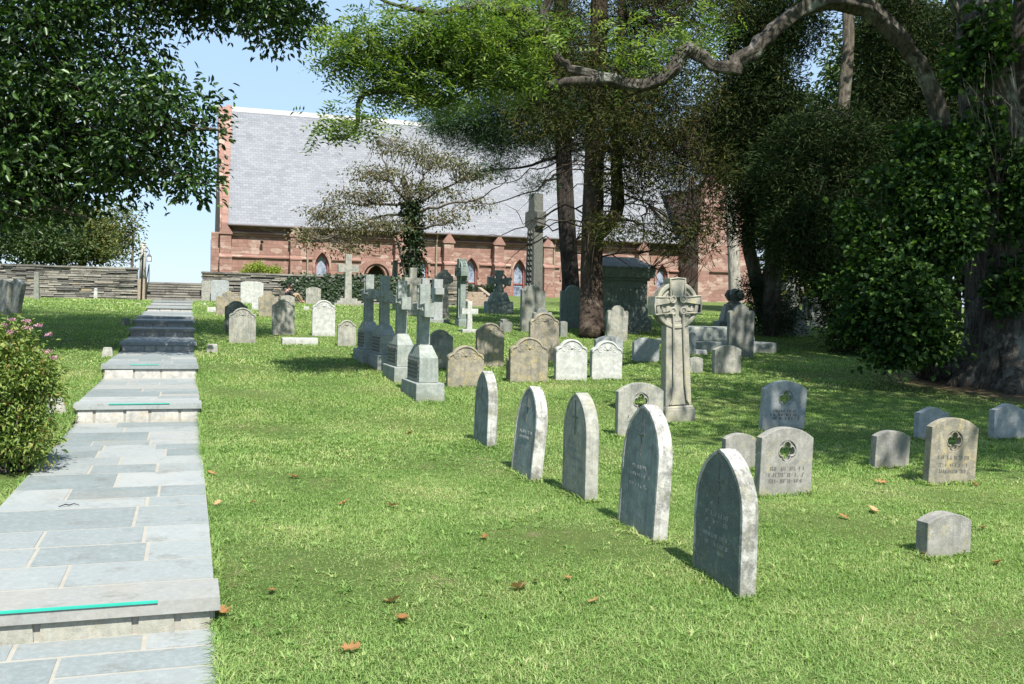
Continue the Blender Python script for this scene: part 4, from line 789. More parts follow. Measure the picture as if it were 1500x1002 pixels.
skin_mesh('shirt', [((0, 0, .12), .155), ((0, 0, .34), .15), ((.03, 0, .52), .14), ((.05, 0, .575), .07), ((0, -.19, .53), .07), ((.12, -.23, .32), .055), ((.28, -.14, .305), .045), ((0, .19, .53), .07), ((.12, .23, .32), .055), ((.28, .14, .305), .045)], [(0, 1), (1, 2), (2, 3), (2, 4), (4, 5), (5, 6), (2, 7), (7, 8), (8, 9)], M['black'], r)
skin_mesh('trousers', [((0, 0, .11), .14), ((.06, -.1, .11), .105), ((.40, -.14, .42), .075), ((.60, -.12, .1), .055), ((.06, .1, .11), .105), ((.40, .14, .42), .075), ((.60, .12, .1), .055)], [(0, 1), (1, 2), (2, 3), (0, 4), (4, 5), (5, 6)], M['khaki'], r)
skin_mesh('hair', [((.05, 0, .80), .10), ((.06, 0, .86), .085), ((.02, 0, .72), .07)], [(0, 1), (0, 2)], M['hair'], r)
m = MB(); m.tube([(.165, 0, .755), (.19, 0, .735)], [.012, .016], 6); m.box(.168, .176, -.03, .03, .70, .708); m.box(.16, .172, -.042, -.022, .775, .785); m.box(.16, .172, .022, .042, .775, .785); m.build('face', M['skin'], r)
tag(r, 'person in a dark top sitting on the grass at the foot of the ledge-stone wall', 'person')
# ------------------------------------------------------------------ trees
def tree(name, pos, lab, grp=None, cat='tree'):
    r = empty(name, (0, 0, 0)); return tag(r, lab, cat, grp)
def crown_pts(blobs, n): return blob_points([pb(*b) for b in blobs], n)
# left foreground tree: trunk just outside the picture, crown reaching in
T = tree('broadleaf_tree', 0, 'big dark broad-leaved tree whose crown hangs in from the upper left corner'); sk = []; tb = MB()
b0 = W3(-230, 520, 20.1); b0[2] = gz(b0[0], b0[1])-.1
tp = limb(tb, [b0, W3(-215, 380, 20.02), W3(-190, 200, 19.76), W3(-150, 20, 19.50), W3(-120, -180, 19.50)], .42, .15, 12, 16, .4, 2, sk)
for L in ([(-195, 230, 15.2), (-60, 190, 15), (80, 200, 14.6), (220, 190, 14.2), (320, 190, 14)], [(-170, 120, 15.1), (0, 60, 15), (150, 10, 15.2), (300, -5, 15.4), (430, 30, 15.5)], [(-200, 290, 15.2), (-100, 300, 14.6), (20, 290, 14.2), (130, 320, 14)], [(-60, 190, 15), (90, 245, 14.3), (220, 250, 14), (300, 270, 14)], [(-150, 20, 15), (0, -120, 15), (200, -150, 15.4)], [(-190, 180, 15.2), (-350, 100, 15.5), (-420, 20, 16)]): limb(tb, [W3(p[0], p[1], p[2]*1.3) for p in L], .10, .02, 7, 12, .3, 3, sk, .05)
BL = [(60, 90, 14.6, 190, 160, 2.2), (238, 165, 14, 80, 72, 1.3), (40, 268, 14, 100, 60, 1.6), (284, 252, 14, 28, 44, .7), (190, 245, 14.2, 75, 38, .9), (405, 22, 15.5, 62, 52, .9), (300, -5, 15.5, 110, 35, 1.2), (150, -80, 15, 350, 110, 2.4), (-160, 150, 15, 190, 260, 2.6), (20, 200, 14.3, 130, 120, 2)]
C = crown_pts([(x, y, D*1.3, rx, ry, d*1.3) for x, y, D, rx, ry, d in BL], 2650); C = np.concatenate([C, blob_points([((-7.6, 20, 10.6), (3.6, 2.6, 1.5), 1), ((-11.5, 21.5, 11), (4, 3, 2), 1.2), ((-14.5, 14, 6.5), (4, 6, 3.2), 3.5)], 1100)]); twigs_to(tb, sk, C, .007, 4, .05, .45); tb.build('trunk', M['bark'], T, True)  # last, lowest crown mass is added out of view to block sky light
broad_crown('crown', C, 24, .21, .145, .066, M['leaf'], T, -.25, 1.0)
# the old locust with its long arching limb
T = tree('locust_tree', 0, 'huge old ivy-clad tree at the right with one limb arching far to the left'); sk = []; tb = MB()
b0 = ground(1500, 566); base = b0.copy()
tr = [b0+np.array([0, 0, -.3]), b0+np.array([0, 0, .25]), W3(1492, 450, 19.6), W3(1482, 360, 19.6), W3(1462, 240, 19.6), W3(1446, 110, 19.6), W3(1440, -60, 19.6), W3(1430, -260, 19.4)]
p = resample(tr, 34); rad = np.interp(np.linspace(0, 7, 34), [0, .6, 1.3, 2, 3, 4, 5, 6, 7], [1.75, 1.35, 1.12, 1.0, .86, .62, .54, .5, .35]); tb.tube(p, rad, 40, True, .16, 5); sk += list(p[14:])
for a_ in np.linspace(0, 6.28, 9)[:-1]:                      # root flare
    d = np.array([math.cos(a_+.2), math.sin(a_+.2), 0]); L = rng.uniform(1.5, 2.2); tb.tube(resample([b0+d*.8+np.array([0, 0, .75]), b0+d*1.2+np.array([0, 0, .22]), b0+d*L+np.array([0, 0, -.12])], 7), np.linspace(.42, .14, 7), 9, True, .4, int(a_*10))
limb(tb, [W3(1500, 360, 19.7), W3(1512, 220, 19.8), W3(1520, 60, 20), W3(1540, -150, 20)], .62, .4, 18, 14, .2, 8, sk)
limb(tb, [W3(1470, 330, 19.4), W3(1400, 235, 19.0), W3(1378, 170, 18.8), W3(1345, 100, 18.5), W3(1305, 45, 18.2), W3(1262, 8, 17.9), W3(1215, 0, 17.6), W3(1170, 16, 17.3), W3(1130, 48, 17.0), W3(1098, 82, 16.8), W3(1066, 99, 16.6), W3(1030, 86, 16.5), W3(1008, 72, 16.4), W3(985, 100, 16.3), W3(955, 122, 16.2), W3(905, 122, 16.1), W3(862, 108, 16), W3(826, 96, 15.9), W3(810, 74, 15.8), W3(797, 38, 15.7), W3(801, -10, 15.7), W3(790, -60, 15.7)], .165, .05, 14, 70, .5, 4, sk, .03)
for L in ([(905, 122, 16.1), (850, 118, 15.9), (770, 128, 15.8), (700, 122, 15.7), (650, 152, 15.6), (600, 150, 15.5)], [(780, 20, 15.7), (700, 12, 15.6), (620, 18, 15.5), (545, -8, 15.4)], [(700, 122, 15.7), (620, 90, 15.5), (540, 80, 15.4), (500, 50, 15.3)], [(650, 152, 15.6), (590, 132, 15.4), (530, 142, 15.3), (520, 190, 15.2), (480, 205, 15.1)], [(1446, 100, 19.6), (1300, -150, 17), (1100, -200, 15), (900, -180, 14)], [(797, 38, 15.7), (720, 70, 15.6), (650, 60, 15.5)]): limb(tb, [W3(*q) for q in L], .07, .018, 7, 16, .3, 6, sk, .03)
hi = np.array([13.5, 9.5, 10.5]); limb(tb, [W3(1440, -60, 19.6), np.array([11, 16, 9.5]), np.array([12.5, 12, 10.5]), hi, np.array([13, 6, 11])], .35, .08, 10, 14, .3, 9, sk)
BL = [(600, 62, 15.5, 125, 52, .8), (555, 112, 15.3, 85, 42, .6), (700, 50, 15.6, 110, 62, .9), (820, 25, 15.8, 85, 40, .5, .12), (520, 178, 15.1, 50, 16, .35), (480, 210, 15.1, 22, 14, .25), (640, 128, 15.5, 90, 30, .6), (505, 80, 15.2, 35, 30, .4), (735, 105, 15.7, 70, 34, .6), (930, 65, 16.2, 75, 45, .8, .12), (1010, 30, 16.4, 75, 45, .9, .12)]
C = crown_pts(BL, 330); twigs_to(tb, sk, C, .006, 4, .0, .8)
high = blob_points([((12.2, 8.5, 10.3), (5.2, 4.6, 2.0), 3), ((7.5, 9.0, 10.8), (3., 3.2, 1.4), .8), ((16, 14, 11), (6, 5, 3), 3), ((13, 20, 12.8), (7, 5, 2.2), 1.7), ((5.5, 22, 12.4), (4, 4, 1.6), .2), ((9, 15, 11.5), (4, 3.5, 1.6), 1.2), ((7.6, 5.4, 10.2), (2.6, 1.5, .9), .9), ((14, 27, 14), (8, 5, 2), 2)], 2200)
tb.build('trunk', M['barkbig'], T, True)
pinnate('crown', C, 12, .11, M['locust'], T, .28, 4, .095, .032); kite_crown('upper_crown', high, 26, .36, .24, .11, M['locust'], T)
# ivy and sprouts on and around the old trunk
def shrub_thing(name, mat, BLs, n, k, sp, L, Wd, lab, cat, grp=None, stemD=None, root=None, broad=True, pts=None):
    r = tree(name, 0, lab, grp, cat); C = crown_pts(BLs, n) if pts is None else pts; st = MB(); rt = root
    sk2 = [np.array(rt)+np.array([0, 0, t]) for t in (.0, .1, .2)]
    cs = C[rng.permutation(len(C))[:60]]
    for c in cs: m_ = (c+sk2[0])/2+rng.normal(size=3)*.1*np.linalg.norm(c-sk2[0]); st.tube(resample([sk2[0]+rng.normal(size=3)*np.array([.08, .08, 0]), m_, c], 6), np.linspace(.014, .004, 6), 4, False)
    st.build('stem', M['bark'], r); (broad_crown if broad else kite_crown)('foliage', C, k, sp, L, Wd, M[mat], r); return r
shrub_thing('sprout_thicket', 'ivy', [(1362, 320, 18.2, 52, 95, .8), (1318, 440, 18, 64, 62, 1.), (1392, 300, 18.2, 40, 90, .6), (1290, 395, 18.3, 40, 66, .8), (1355, 500, 17.8, 50, 34, .6), (1275, 470, 18.6, 38, 30, .8), (1490, 280, 18.4, 24, 90, .4), (1250, 312, 18.6, 32, 9, .3), (1270, 345, 18.6, 30, 9, .3), (1250, 485, 18.5, 34, 8, .3), (1245, 420, 18.5, 30, 8, .3), (1300, 265, 18.4, 34, 16, .4), (1345, 205, 18.4, 30, 22, .4), (1405, 215, 18.6, 40, 30, .4), (1300, 520, 18, 40, 12, .4)], 1700, 14, .13, .11, .088, 'leafy thicket of broad-leaved sprouts crowding the left side of the giant trunk', 'shrub', root=ground(1360, 556))
shrub_thing('ivy_vine', 'ivy', [(1448, 60, 18.8, 34, 60, .2), (1412, 100, 18.9, 24, 34, .2), (1440, 190, 18.8, 24, 60, .2), (1480, 420, 18.5, 25, 50, .2)], 190, 8, .12, .16, .13, 'ivy climbing the upper part of the giant trunk near the top right corner', 'ivy', root=W3(1470, 330, 18.6))
# white pine and red cedar
T = tree('pine_tree', 0, 'dark-trunked pine with blue-green needle tufts, left of the red-barked cedar', 'conifers in the middle'); sk = []; tb = MB()
b0 = W3(836, 486, 34); b0[2] = gz(b0[0], b0[1])-.1; limb(tb, [b0, W3(834, 400, 34), W3(829, 300, 34), W3(826, 200, 34), W3(824, 60, 34), W3(822, -120, 34)], .36, .2, 12, 20, .2, 3, sk)
BL = [(690, 165, 33, 80, 22, .8), (645, 180, 33, 38, 17, .6), (740, 205, 33.4, 65, 30, .9), (722, 248, 33.6, 34, 13, .5), (790, 130, 33, 110, 60, 1.6), (760, 60, 34, 120, 70, 2), (900, 140, 34.4, 80, 80, 1.5), (790, 270, 33.6, 28, 14, .4), (700, 195, 34, 90, 30, 1.2), (840, 180, 34.5, 90, 60, 1.5)]
for x, y in ((650, 182), (700, 165), (735, 210), (722, 250), (900, 150), (760, 80), (795, 268)): limb(tb, [W3(826, y-25, 34), W3((x+826)/2, y-8, 33.6), W3(x, y, 33.2)], .07, .015, 6, 9, .3, 2, sk, .05)
for x0, y0, x1, y1 in ((826, 300, 700, 345), (826, 260, 640, 300), (828, 230, 700, 270), (829, 330, 740, 300)): limb(tb, [W3(x0, y0, 34), W3((x0+x1)/2, (y0+y1)/2+12, 33.6), W3(x1, y1, 33.2)], .045, .008, 5, 10, .3, 2, None, .1)
C = crown_pts(BL, 2600); twigs_to(tb, sk, C, .01, 4, .0, .4); tb.build('trunk', M['barkdark'], T, True)
kite_crown('crown', C, 36, .14, .19, .022, M['pine'], T, .1, .3)
T = tree('cedar_tree', 0, 'tall cedar with straight reddish furrowed trunk forking to the right, bare lower twigs', 'conifers in the middle'); sk = []; tb = MB()
b0 = ground(866, 496); limb(tb, [b0, W3(866, 430, 28), W3(868, 330, 28), W3(872, 220, 28), W3(876, 90, 28), W3(880, -120, 28)], .36, .22, 14, 24, .25, 7, sk)
limb(tb, [W3(868, 352, 28), W3(892, 328, 27.8), W3(905, 300, 27.7), W3(902, 220, 27.6), W3(908, 80, 27.6), W3(915, -80, 27.6)], .2, .1, 10, 16, .2, 8, sk)
for k in range(70):
    q = np.array(sk[rng.integers(6, len(sk))]); a_ = rng.uniform(0, 6.28); L = rng.uniform(1., 3.2); d = np.array([math.cos(a_), math.sin(a_)*.6, rng.uniform(-.25, .15)]); e = q+d*L; m_ = q+d*L*.5+np.array([0, 0, .12*L]); limb(tb, [q, m_, e+np.array([0, 0, -.25*L])], .028, .004, 4, 8, .2, 2, sk if k % 2 else None, .05)
BL = [(780, 110, 27.8, 70, 60, 1.3), (965, 120, 27.5, 100, 100, 1.6), (1000, 250, 27, 80, 55, 1.2), (930, 240, 27, 60, 60, 1.2), (850, 100, 27.6, 85, 75, 1.5), (905, 335, 27, 55, 26, .8), (1010, 340, 27, 55, 45, .9), (960, 0, 28, 160, 60, 2), (760, 20, 28, 90, 60, 1.4), (940, 180, 27, 90, 60, 1.4), (800, 180, 27.6, 60, 40, 1.2)]
C = crown_pts(BL, 2600); twigs_to(tb, sk, C, .008, 4, .1, .6); tb.build('trunk', M['barkred'], T, True)
kite_crown('crown', C, 26, .16, .16, .028, M['cedar'], T, -.3, .4)
# the dark stand of junipers on the right
for i, (tx, ty, D, BL, n, lab) in enumerate(((1128, 470, 30, [(1110, 150, 29, 65, 110, 1.6), (1130, 300, 28, 75, 70, 1.5), (1060, 200, 29, 50, 70, 1.3), (1140, 30, 29, 80, 60, 1.5)], 2600, 'dark juniper left in the shaded stand, just right of the cedar'),
        (1238, 524, 26, [(1220, 340, 25.6, 95, 100, 1.8), (1250, 450, 25.4, 48, 75, 1.1), (1215, 220, 26, 80, 60, 1.4), (1180, 330, 25.6, 60, 60, 1.2), (1160, 250, 26, 60, 70, 1.3)], 3200, 'middle dark juniper whose foliage nearly reaches the grass'),
        (1330, 500, 28, [(1310, 200, 27.5, 75, 140, 1.8), (1330, 330, 27, 70, 110, 1.5), (1310, 60, 28, 60, 90, 1.6), (1400, 150, 28, 60, 150, 1.4), (1290, 460, 27, 50, 50, .9)], 3200, 'dark juniper right in the shaded stand, behind the arching limb'))):
    T = tree('juniper_tree', 0, lab, 'dark junipers'); sk = []; tb = MB(); b0 = W3(tx, ty, D); b0[2] = gz(b0[0], b0[1])-.1
    limb(tb, [b0, W3(tx+4, ty-120, D), W3(tx-6, 230, D), W3(tx+6, 60, D), W3(tx, -80, D)], .24, .1, 10, 20, .3, i+2, sk); C = crown_pts(BL, n); twigs_to(tb, sk, C, .012, 4, .06, .4); tb.build('trunk', M['bark'], T, True)
    kite_crown('crown', C, 26, .17, .17, .034, M['juniper'], T, -.15, .4)
T = tree('leaning_tree', 0, 'dark leaning trunk with a fork, rising out of the yew bush'); tb = MB(); sk = []
limb(tb, [W3(1122, 470, 31), W3(1105, 400, 31), W3(1096, 350, 31), W3(1104, 280, 31), W3(1118, 180, 31)], .26, .14, 10, 16, .3, 4, sk); limb(tb, [W3(1112, 430, 31), W3(1128, 380, 30.8), W3(1142, 320, 30.6), W3(1150, 240, 30.4)], .13, .06, 8, 12, .3, 5, sk); tb.build('trunk', M['bark'], T, True)
kite_crown('crown', crown_pts([(1110, 230, 31, 60, 50, 1.), (1150, 290, 30.5, 40, 50, .8)], 300), 24, .18, .16, .05, M['bgleaf'], T)
T = tree('pale_barked_tree', 0, 'pale grey straight trunk standing in front of the sunlit transept wall'); tb = MB(); sk = []; b0 = W3(1079, 452, 41); b0[2] = gz(b0[0], b0[1])-.1
limb(tb, [b0, W3(1075, 380, 41), W3(1070, 300, 41), W3(1066, 200, 41), W3(1068, 110, 41), W3(1085, 0, 41), W3(1090, -120, 41)], .29, .16, 12, 20, .2, 4, sk); limb(tb, [W3(1068, 240, 41), W3(1040, 190, 40.8), W3(1005, 170, 40.5)], .1, .04, 7, 9, .3, 3, sk); limb(tb, [W3(1066, 180, 41), W3(1080, 120, 41), W3(1110, 60, 41)], .1, .04, 7, 9, .3, 3, sk)
C = crown_pts([(1060, 60, 41, 110, 90, 2.5), (1030, 170, 40.5, 45, 35, 1.2), (1090, -60, 41, 160, 80, 3)], 420); twigs_to(tb, sk, C, .01, 4, 0, .6); tb.build('trunk', M['barkpale'], T, True); broad_crown('crown', C, 16, .3, .17, .09, M['locust'], T)
# dogwood on the church terrace
T = tree('dogwood_tree', 0, 'spreading olive-brown dogwood with ivy-wrapped trunk in front of the church roof'); tb = MB(); sk = []; b0 = W3(606, 412, 46.5); b0[2] = 2.2
limb(tb, [b0, W3(604, 370, 46.5), W3(603, 330, 46.5), W3(600, 295, 46.5), W3(590, 260, 46.5)], .27, .12, 10, 12, .3, 4, sk)
for L in ([(601, 300), (570, 265), (562, 230), (548, 200)], [(602, 315), (560, 318), (520, 330), (470, 352)], [(601, 305), (640, 280), (680, 262), (712, 255)], [(600, 290), (625, 255), (640, 225)], [(603, 335), (640, 330), (665, 322)], [(600, 300), (550, 300), (500, 300), (465, 320)], [(601, 308), (650, 300), (700, 290), (745, 262)]): limb(tb, [W3(x, y, 46.5+rng.uniform(-1.2, 1.2)*i) for i, (x, y) in enumerate(L)], .07, .015, 6, 12, .3, 2, sk, .05)
limb(tb, [W3(598, 420, 46.3), W3(588, 375, 46.2), W3(578, 340, 46), W3(566, 325, 46)], .08, .03, 6, 10, .3, 2, sk)
BL = [(590, 218, 46.5, 48, 14, 1.2), (645, 238, 46.5, 52, 14, 1.4), (552, 255, 46, 50, 12, 1.2), (530, 288, 46, 62, 11, 1.3), (482, 312, 46, 42, 12, 1.), (452, 345, 45.6, 26, 16, .7), (560, 330, 45.6, 60, 14, 1.3), (625, 280, 46.5, 60, 14, 1.5), (695, 256, 46.5, 36, 12, 1.), (515, 362, 45.6, 48, 10, .8), (655, 318, 46, 40, 12, .9), (500, 336, 46, 46, 12, .9), (700, 300, 46, 30, 8, .6)]
C = crown_pts(BL, 1100); twigs_to(tb, sk, C, .01, 4, 0, .7); tb.build('trunk', M['bark'], T, True); broad_crown('crown', C, 9, .2, .14, .07, M['dogwood'], T, -.4, .9)
P_ = np.array([W3(604+rng.normal()*1, y, 46.5) for y in rng.uniform(295, 408, 1300)])+rng.normal(size=(1300, 3))*np.array([.24, .24, .05]); broad_crown('ivy', P_, 2, .08, .15, .13, M['hedge'], T)
# far left and far right backdrop trees
def bg_tree(px, py, D, BL, mat, lab, n, grp, L=.2, k=18, trunkto=None, name='background_tree', zb=2.2, r=.2, sp=.34):
    T = tree(name, 0, lab, grp); tb = MB(); sk = []; b0 = W3(px, py, D); b0[2] = min(b0[2], zb); limb(tb, [b0, W3(px+3, py-60, D), W3(px-4, BL[0][1], D)], r, r*.3, 8, 12, .3, 2, sk)
    for b in BL: limb(tb, [sk[5], (sk[6]+W3(b[0], b[1], b[2]))/2, W3(b[0], b[1], b[2])], r*.4, r*.1, 5, 8, .3, 2, sk, .1)
    C = crown_pts(BL, n); twigs_to(tb, sk, C, .015, 4, 0, .4); tb.build('trunk', M['bark'], T, True); broad_crown('crown', C, k, sp, L, L*.5, M[mat], T)
G = 'trees behind the left wall'
bg_tree(40, 400, 56, [(30, 340, 56, 80, 45, 3), (70, 355, 55, 55, 32, 2.5)], 'bgleaf', 'dark green tree behind the left end of the ledge-stone wall', 700, G)
bg_tree(120, 400, 60, [(120, 335, 60, 45, 42, 2.5), (100, 365, 58, 60, 25, 2.5), (150, 350, 59, 32, 34, 2)], 'olive', 'olive-green feathery tree behind the middle of the left wall', 700, G)
bg_tree(192, 398, 55, [(190, 330, 55, 14, 34, 1), (180, 370, 55, 24, 18, 1.2), (172, 305, 55, 14, 16, .8)], 'olive', 'small thin yellow-leaved tree against the sky beside the pale pole', 130, G, .2, 9, None, 'sapling', 2.2, .08, .28)
G = 'backdrop trees on the right'
for (px, D, BL, mat, lab) in ((1185, 48, [(1190, 330, 48, 70, 80, 3), (1160, 220, 48, 80, 90, 3), (1175, 395, 46, 50, 35, 2)], 'bgleaf', 'leafy tree behind the middle juniper, right of the transept'), (1290, 44, [(1290, 300, 44, 90, 130, 3), (1265, 130, 44, 60, 90, 2.5), (1310, 40, 44, 70, 50, 2.5)], 'bgleaf', 'leafy tree filling the gap behind the right juniper'), (1400, 40, [(1400, 300, 40, 100, 160, 3), (1420, 120, 40, 110, 120, 3)], 'bgleaf', 'leafy tree directly behind the giant trunk'), (1560, 36, [(1540, 250, 36, 120, 230, 3)], 'bgleaf', 'leafy tree at the right edge behind the giant trunk')):
    bg_tree(px, 470, D, BL, mat, lab, 1300, G, .26, 18)
G = None
def bush(name, mat, BLs, n, k, sp, L, Wd, lab, px, py, D, broad=True): rt = W3(px, py, D); rt[2] = gz(rt[0], rt[1]) if D < 44 else min(rt[2], 2.25); return shrub_thing(name, mat, BLs, n, k, sp, L, Wd, lab, 'bush', root=rt, broad=broad)
bush('yew_bush', 'hedge', [(1130, 445, 30.5, 42, 36, .9), (1110, 470, 30, 26, 22, .6), (1150, 470, 30, 22, 24, .6), (1105, 420, 30.5, 22, 24, .5)], 420, 24, .13, .1, .03, 'black-green yew bush beside the stone vault, under the junipers', 1130, 492, 30, False)
bush('laurel_bush', 'shrub', [(1185, 420, 40, 48, 26, 1.2), (1165, 395, 41, 30, 22, 1.), (1210, 405, 40, 36, 30, 1.)], 260, 16, .2, .16, .08, 'sunlit bright green bush far back under the junipers', 1190, 452, 40)
bush('terrace_bush', 'lime', [(376, 392, 52, 14, 8, .5), (400, 396, 52, 12, 6, .5), (362, 397, 52, 10, 4, .4)], 120, 14, .12, .12, .05, 'bright yellow-green shrub on the terrace above the left part of the wall', 380, 402, 52)
for (x0, x1, lab) in ((675, 691, 'short clipped dark hedge left of the middle buttress under the church windows'), (697, 727, 'long clipped dark hedge under the church windows, behind the squat wheel cross')):
    r = tree('clipped_hedge', 0, lab, 'clipped hedges by the church', 'hedge'); q0 = W3(x0, 422, 56); q1 = W3(x1, 422, 56); n_ = 700; t_ = rng.uniform(0, 1, (n_, 1)); P_ = q0+(q1-q0)*t_; P_[:, 2] = rng.uniform(2.15, 2.68, n_); P_[:, 1] += rng.uniform(-.3, .3, n_)
    kite_crown('foliage', P_, 5, .06, .09, .05, M['hedge'], r); m = MB(); 
    for t in (.2, .5, .8): c = q0+(q1-q0)*t; m.tube([(c[0], c[1], 2.0), (c[0], c[1], 2.5)], .03, 5)
    m.build('stem', M['bark'], r)
# flowering bush at the left edge
rt = ground(20, 690); BL = [(15, 585, 9.0, 62, 90, .42), (-60, 600, 9.2, 80, 90, .5), (40, 640, 8.9, 42, 42, .3), (10, 510, 9.1, 45, 40, .3), (-50, 500, 9.2, 60, 50, .4), (50, 560, 9., 28, 45, .25)]
B = shrub_thing('spirea_bush', 'shrub', BL, 900, 20, .055, .05, .02, 'flowering bush with small pink flower heads at the left edge of the path', 'bush', root=rt)
for x, y in ((40, 471), (18, 468), (8, 476), (58, 477), (72, 490), (70, 515), (41, 480), (16, 486), (78, 524), (-15, 470), (-40, 480)):
    c = W3(x, y, 8.95); n_ = 34; P_ = c+rng.normal(size=(n_, 3))*np.array([.018, .018, .007]); raw_mesh('flower_head', kites(P_, rnd_dirs(n_, .3), rnd_dirs(n_, 1.), .018, .014), 4, M['flower'], rng.uniform(0, 1, n_), B)
# ------------------------------------------------------------------ grass
def grass():
    Vs, Rs = [], []
    def sow(n, d0, d1, hmin, hmax, w, u0=-.66, u1=.66, clump=False):
        D = np.sqrt(rng.uniform(d0*d0, d1*d1, n)); x = D*rng.uniform(u0, u1, n); y = D
        s = x*PS[0]+y*PS[1]; q = x*PQ[0]+y*PQ[1]; ok = ((q < QL-.025+rng.uniform(-.03, .02, n)) | (q > QR+.02+rng.uniform(-.035, .03, n))) & (s < 43.9)
        ok &= ~(np.hypot(x-10.2, y-19.2) < 2.2+rng.uniform(0, 2.2, n)) & ~(np.hypot(x-rt[0], y-rt[1]) < .45)
        pat = np.sin(x*1.9+np.sin(y*1.3)*2)*np.sin(y*1.6+x*.7); ok &= rng.uniform(-1.4, 1.2, n) < pat+1.75
        blades(x[ok], y[ok], s[ok], pat[ok], hmin, hmax, w, clump)
    def blades(x, y, s, pat, hmin, hmax, w, clump=False):
        n = len(x); z = gz0(s)-.004
        if clump:
            k = 11; x, y, z, pat = (np.repeat(a, k) for a in (x, y, z, pat)); n *= k; x = x+rng.normal(size=n)*.012; y = y+rng.normal(size=n)*.012
        a = rng.uniform(0, 2*np.pi, n); h = rng.uniform(hmin, hmax, n)*(1+.25*pat); lean = rng.uniform(.4, 2.0, n) if not clump else rng.uniform(.8, 1.8, n); ww = w*rng.uniform(.6, 1.4, n)
        P = np.stack([x, y, z], 1); d = np.stack([np.cos(a), np.sin(a), np.zeros(n)], 1); b = np.stack([-np.sin(a), np.cos(a), np.zeros(n)], 1); up = np.array([0, 0, 1.])
        m_ = P+up*(h*(.62-.1*np.minimum(lean, 2.)))[:, None]+d*(h*lean*.3)[:, None]; t_ = P+up*(h*np.maximum(.12, 1-.28*lean))[:, None]+d*(h*lean)[:, None]; W_ = b*(ww*.5)[:, None]
        Vs.append(np.stack([P-W_, P+W_, m_+W_*.85, t_, m_-W_*.85], 1)); Rs.append(np.clip(rng.beta(2, 2.6, n)+.12*pat+(rng.random(n) > .9)*.5, 0, 1))
    sow(520000, 3.4, 9.5, .014, .038, .0042); sow(330000, 9.5, 17, .02, .045, .008); sow(190000, 17, 30, .03, .055, .017); sow(80000, 30, 46, .04, .07, .034)
    sow(2600, 3.6, 13, .03, .06, .009, clump=True)
    for loc, rz, w_, t_ in FOOT+[((2.3, 13.2, 0), TH, .5, .3), ((-1.1, 14.9, 0), TH-1.57, 1.1, .5)]:          # longer, missed by the mower, round the stones
        D = math.hypot(loc[0], loc[1])
        if D > 22: continue
        n = int(520*max(.35, 1-D/26)); u = rng.uniform(-.5, .5, n)*(w_+.06); side = rng.choice([-1, 1], n); v = side*(t_/2+np.abs(rng.normal(0, .022, n))); e = rng.random(n) < .25; u[e] = np.sign(u[e])*(w_/2+np.abs(rng.normal(0, .02, e.sum()))); v[e] = rng.uniform(-.5, .5, e.sum())*t_
        x = loc[0]+u*math.cos(rz)-v*math.sin(rz); y = loc[1]+u*math.sin(rz)+v*math.cos(rz); blades(x, y, x*PS[0]+y*PS[1], np.full(n, .1), .03, .085, .0045+.0006*D)
    for q0, n in ((QR+.005, 15000), (QL-.005, 9000)):           # ragged turf hanging over the path's edges
        s = 3+rng.uniform(0, 1, n)**1.7*36; q = q0+rng.normal(0, .022, n); ok = (q > QR-.035) | (q < QL+.035); s, q = s[ok], q[ok]
        s = s+.12*np.sin(s*5.)*rng.random(len(s)); x = PS[0]*s+PQ[0]*q; y = PS[1]*s+PQ[1]*q; blades(x, y, s, np.sin(s*3.1)*.8, .03, .075, .0055)
    return raw_mesh('grass', np.concatenate(Vs), 5, M['grass'], np.concatenate(Rs), None, [(0, 1, 2, 4), (4, 2, 3)])
tag(grass(), kind='stuff')
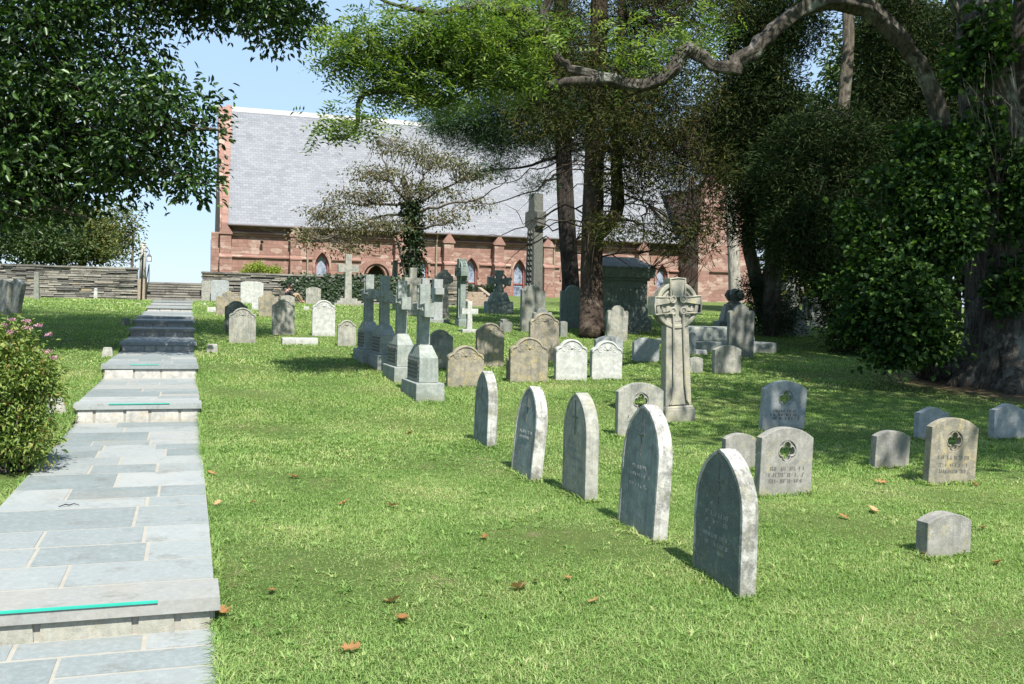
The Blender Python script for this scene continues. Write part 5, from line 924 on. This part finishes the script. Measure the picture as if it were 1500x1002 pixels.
# ------------------------------------------------------------------ fallen oak leaves
def oak(px, py, size, rz, lab):
    pr = [(0, 0), (.06, .1), (.26, .16), (.10, .26), (.12, .36), (.42, .46), (.14, .54), (.14, .62), (.32, .78), (.10, .80), (.0, 1.0)]; o = pr+[(-x, y) for x, y in pr[1:-1][::-1]]
    V = [(x*size, (y-.5)*size, .025*size/.12+size*(.9*x*x*rng.uniform(.6, 1.3)+.5*(y-.5)**2)) for x, y in o]; mid = [(0, (t-.5)*size, .012) for t in (.15, .35, .55, .75)]
    V += [(0, 0, .012)]; n = len(o); V = [(x*.88, y*.88, z*.6) for x, y, z in V]; m = MB(); m.add(V, [(i, (i+1) % n, n) for i in range(n)]); g = ground(px, py)
    ob = m.build('fallen_leaf', M['deadleaf']); ob.location = (g[0], g[1], g[2]+.02); ob.rotation_euler = (rng.uniform(-.5, .5), rng.uniform(-.5, .5), rz)
    a = ob.data.attributes.new('rnd', 'FLOAT', 'FACE'); a.data.foreach_set('value', [rng.uniform(0, 1)]*n); tag(ob, lab, 'leaf', 'fallen oak leaves on the lawn')
tiny = 'small curled brown oak leaf lying in the sunny grass'
for px, py, sz, lab in ((574, 888, .15, 'upper of the paired tan oak leaves at the bottom of the lawn'), (588, 914, .14, 'lower of the paired tan oak leaves at the bottom of the lawn'), (762, 868, .19, 'pale widespread oak leaf lying between the nearest pointed stone and the bottom edge'), (514, 957, .13, 'golden oak leaf nearest the bottom edge of the picture'), (574, 746, .16, 'dark brown oak leaf in the middle of the open lawn'), (430, 703, .14, 'two-toned oak leaf left on the open lawn, a little way from the path'), (1278, 753, .17, 'dark brown oak leaf in front of the low stone and lichened quatrefoil stone'), (1290, 711, .15, 'tan oak leaf in front of the blank yellow-topped footstone'), (1426, 713, .13, 'tan oak leaf at the right foot of the lichened quatrefoil stone'), (326, 905, .16, 'orange oak leaf against the right end of the nearest path step'), (1462, 830, .13, 'light brown oak leaf near the right edge, past the low footstone'), (505, 742, .14, tiny), (398, 872, .1, tiny), (830, 853, .1, tiny), (872, 886, .1, tiny), (600, 638, .16, tiny), (310, 698, .12, tiny), (318, 742, .1, tiny), (710, 792, .1, tiny), (1438, 778, .11, tiny), (1235, 762, .11, tiny), (1355, 818, .09, tiny), (784, 856, .08, tiny), (430, 560, .14, tiny), (1180, 560, .2, tiny), (1110, 650, .14, tiny), (370, 740, .1, tiny)):
    oak(px, py, sz, rng.uniform(0, 6.28), lab)
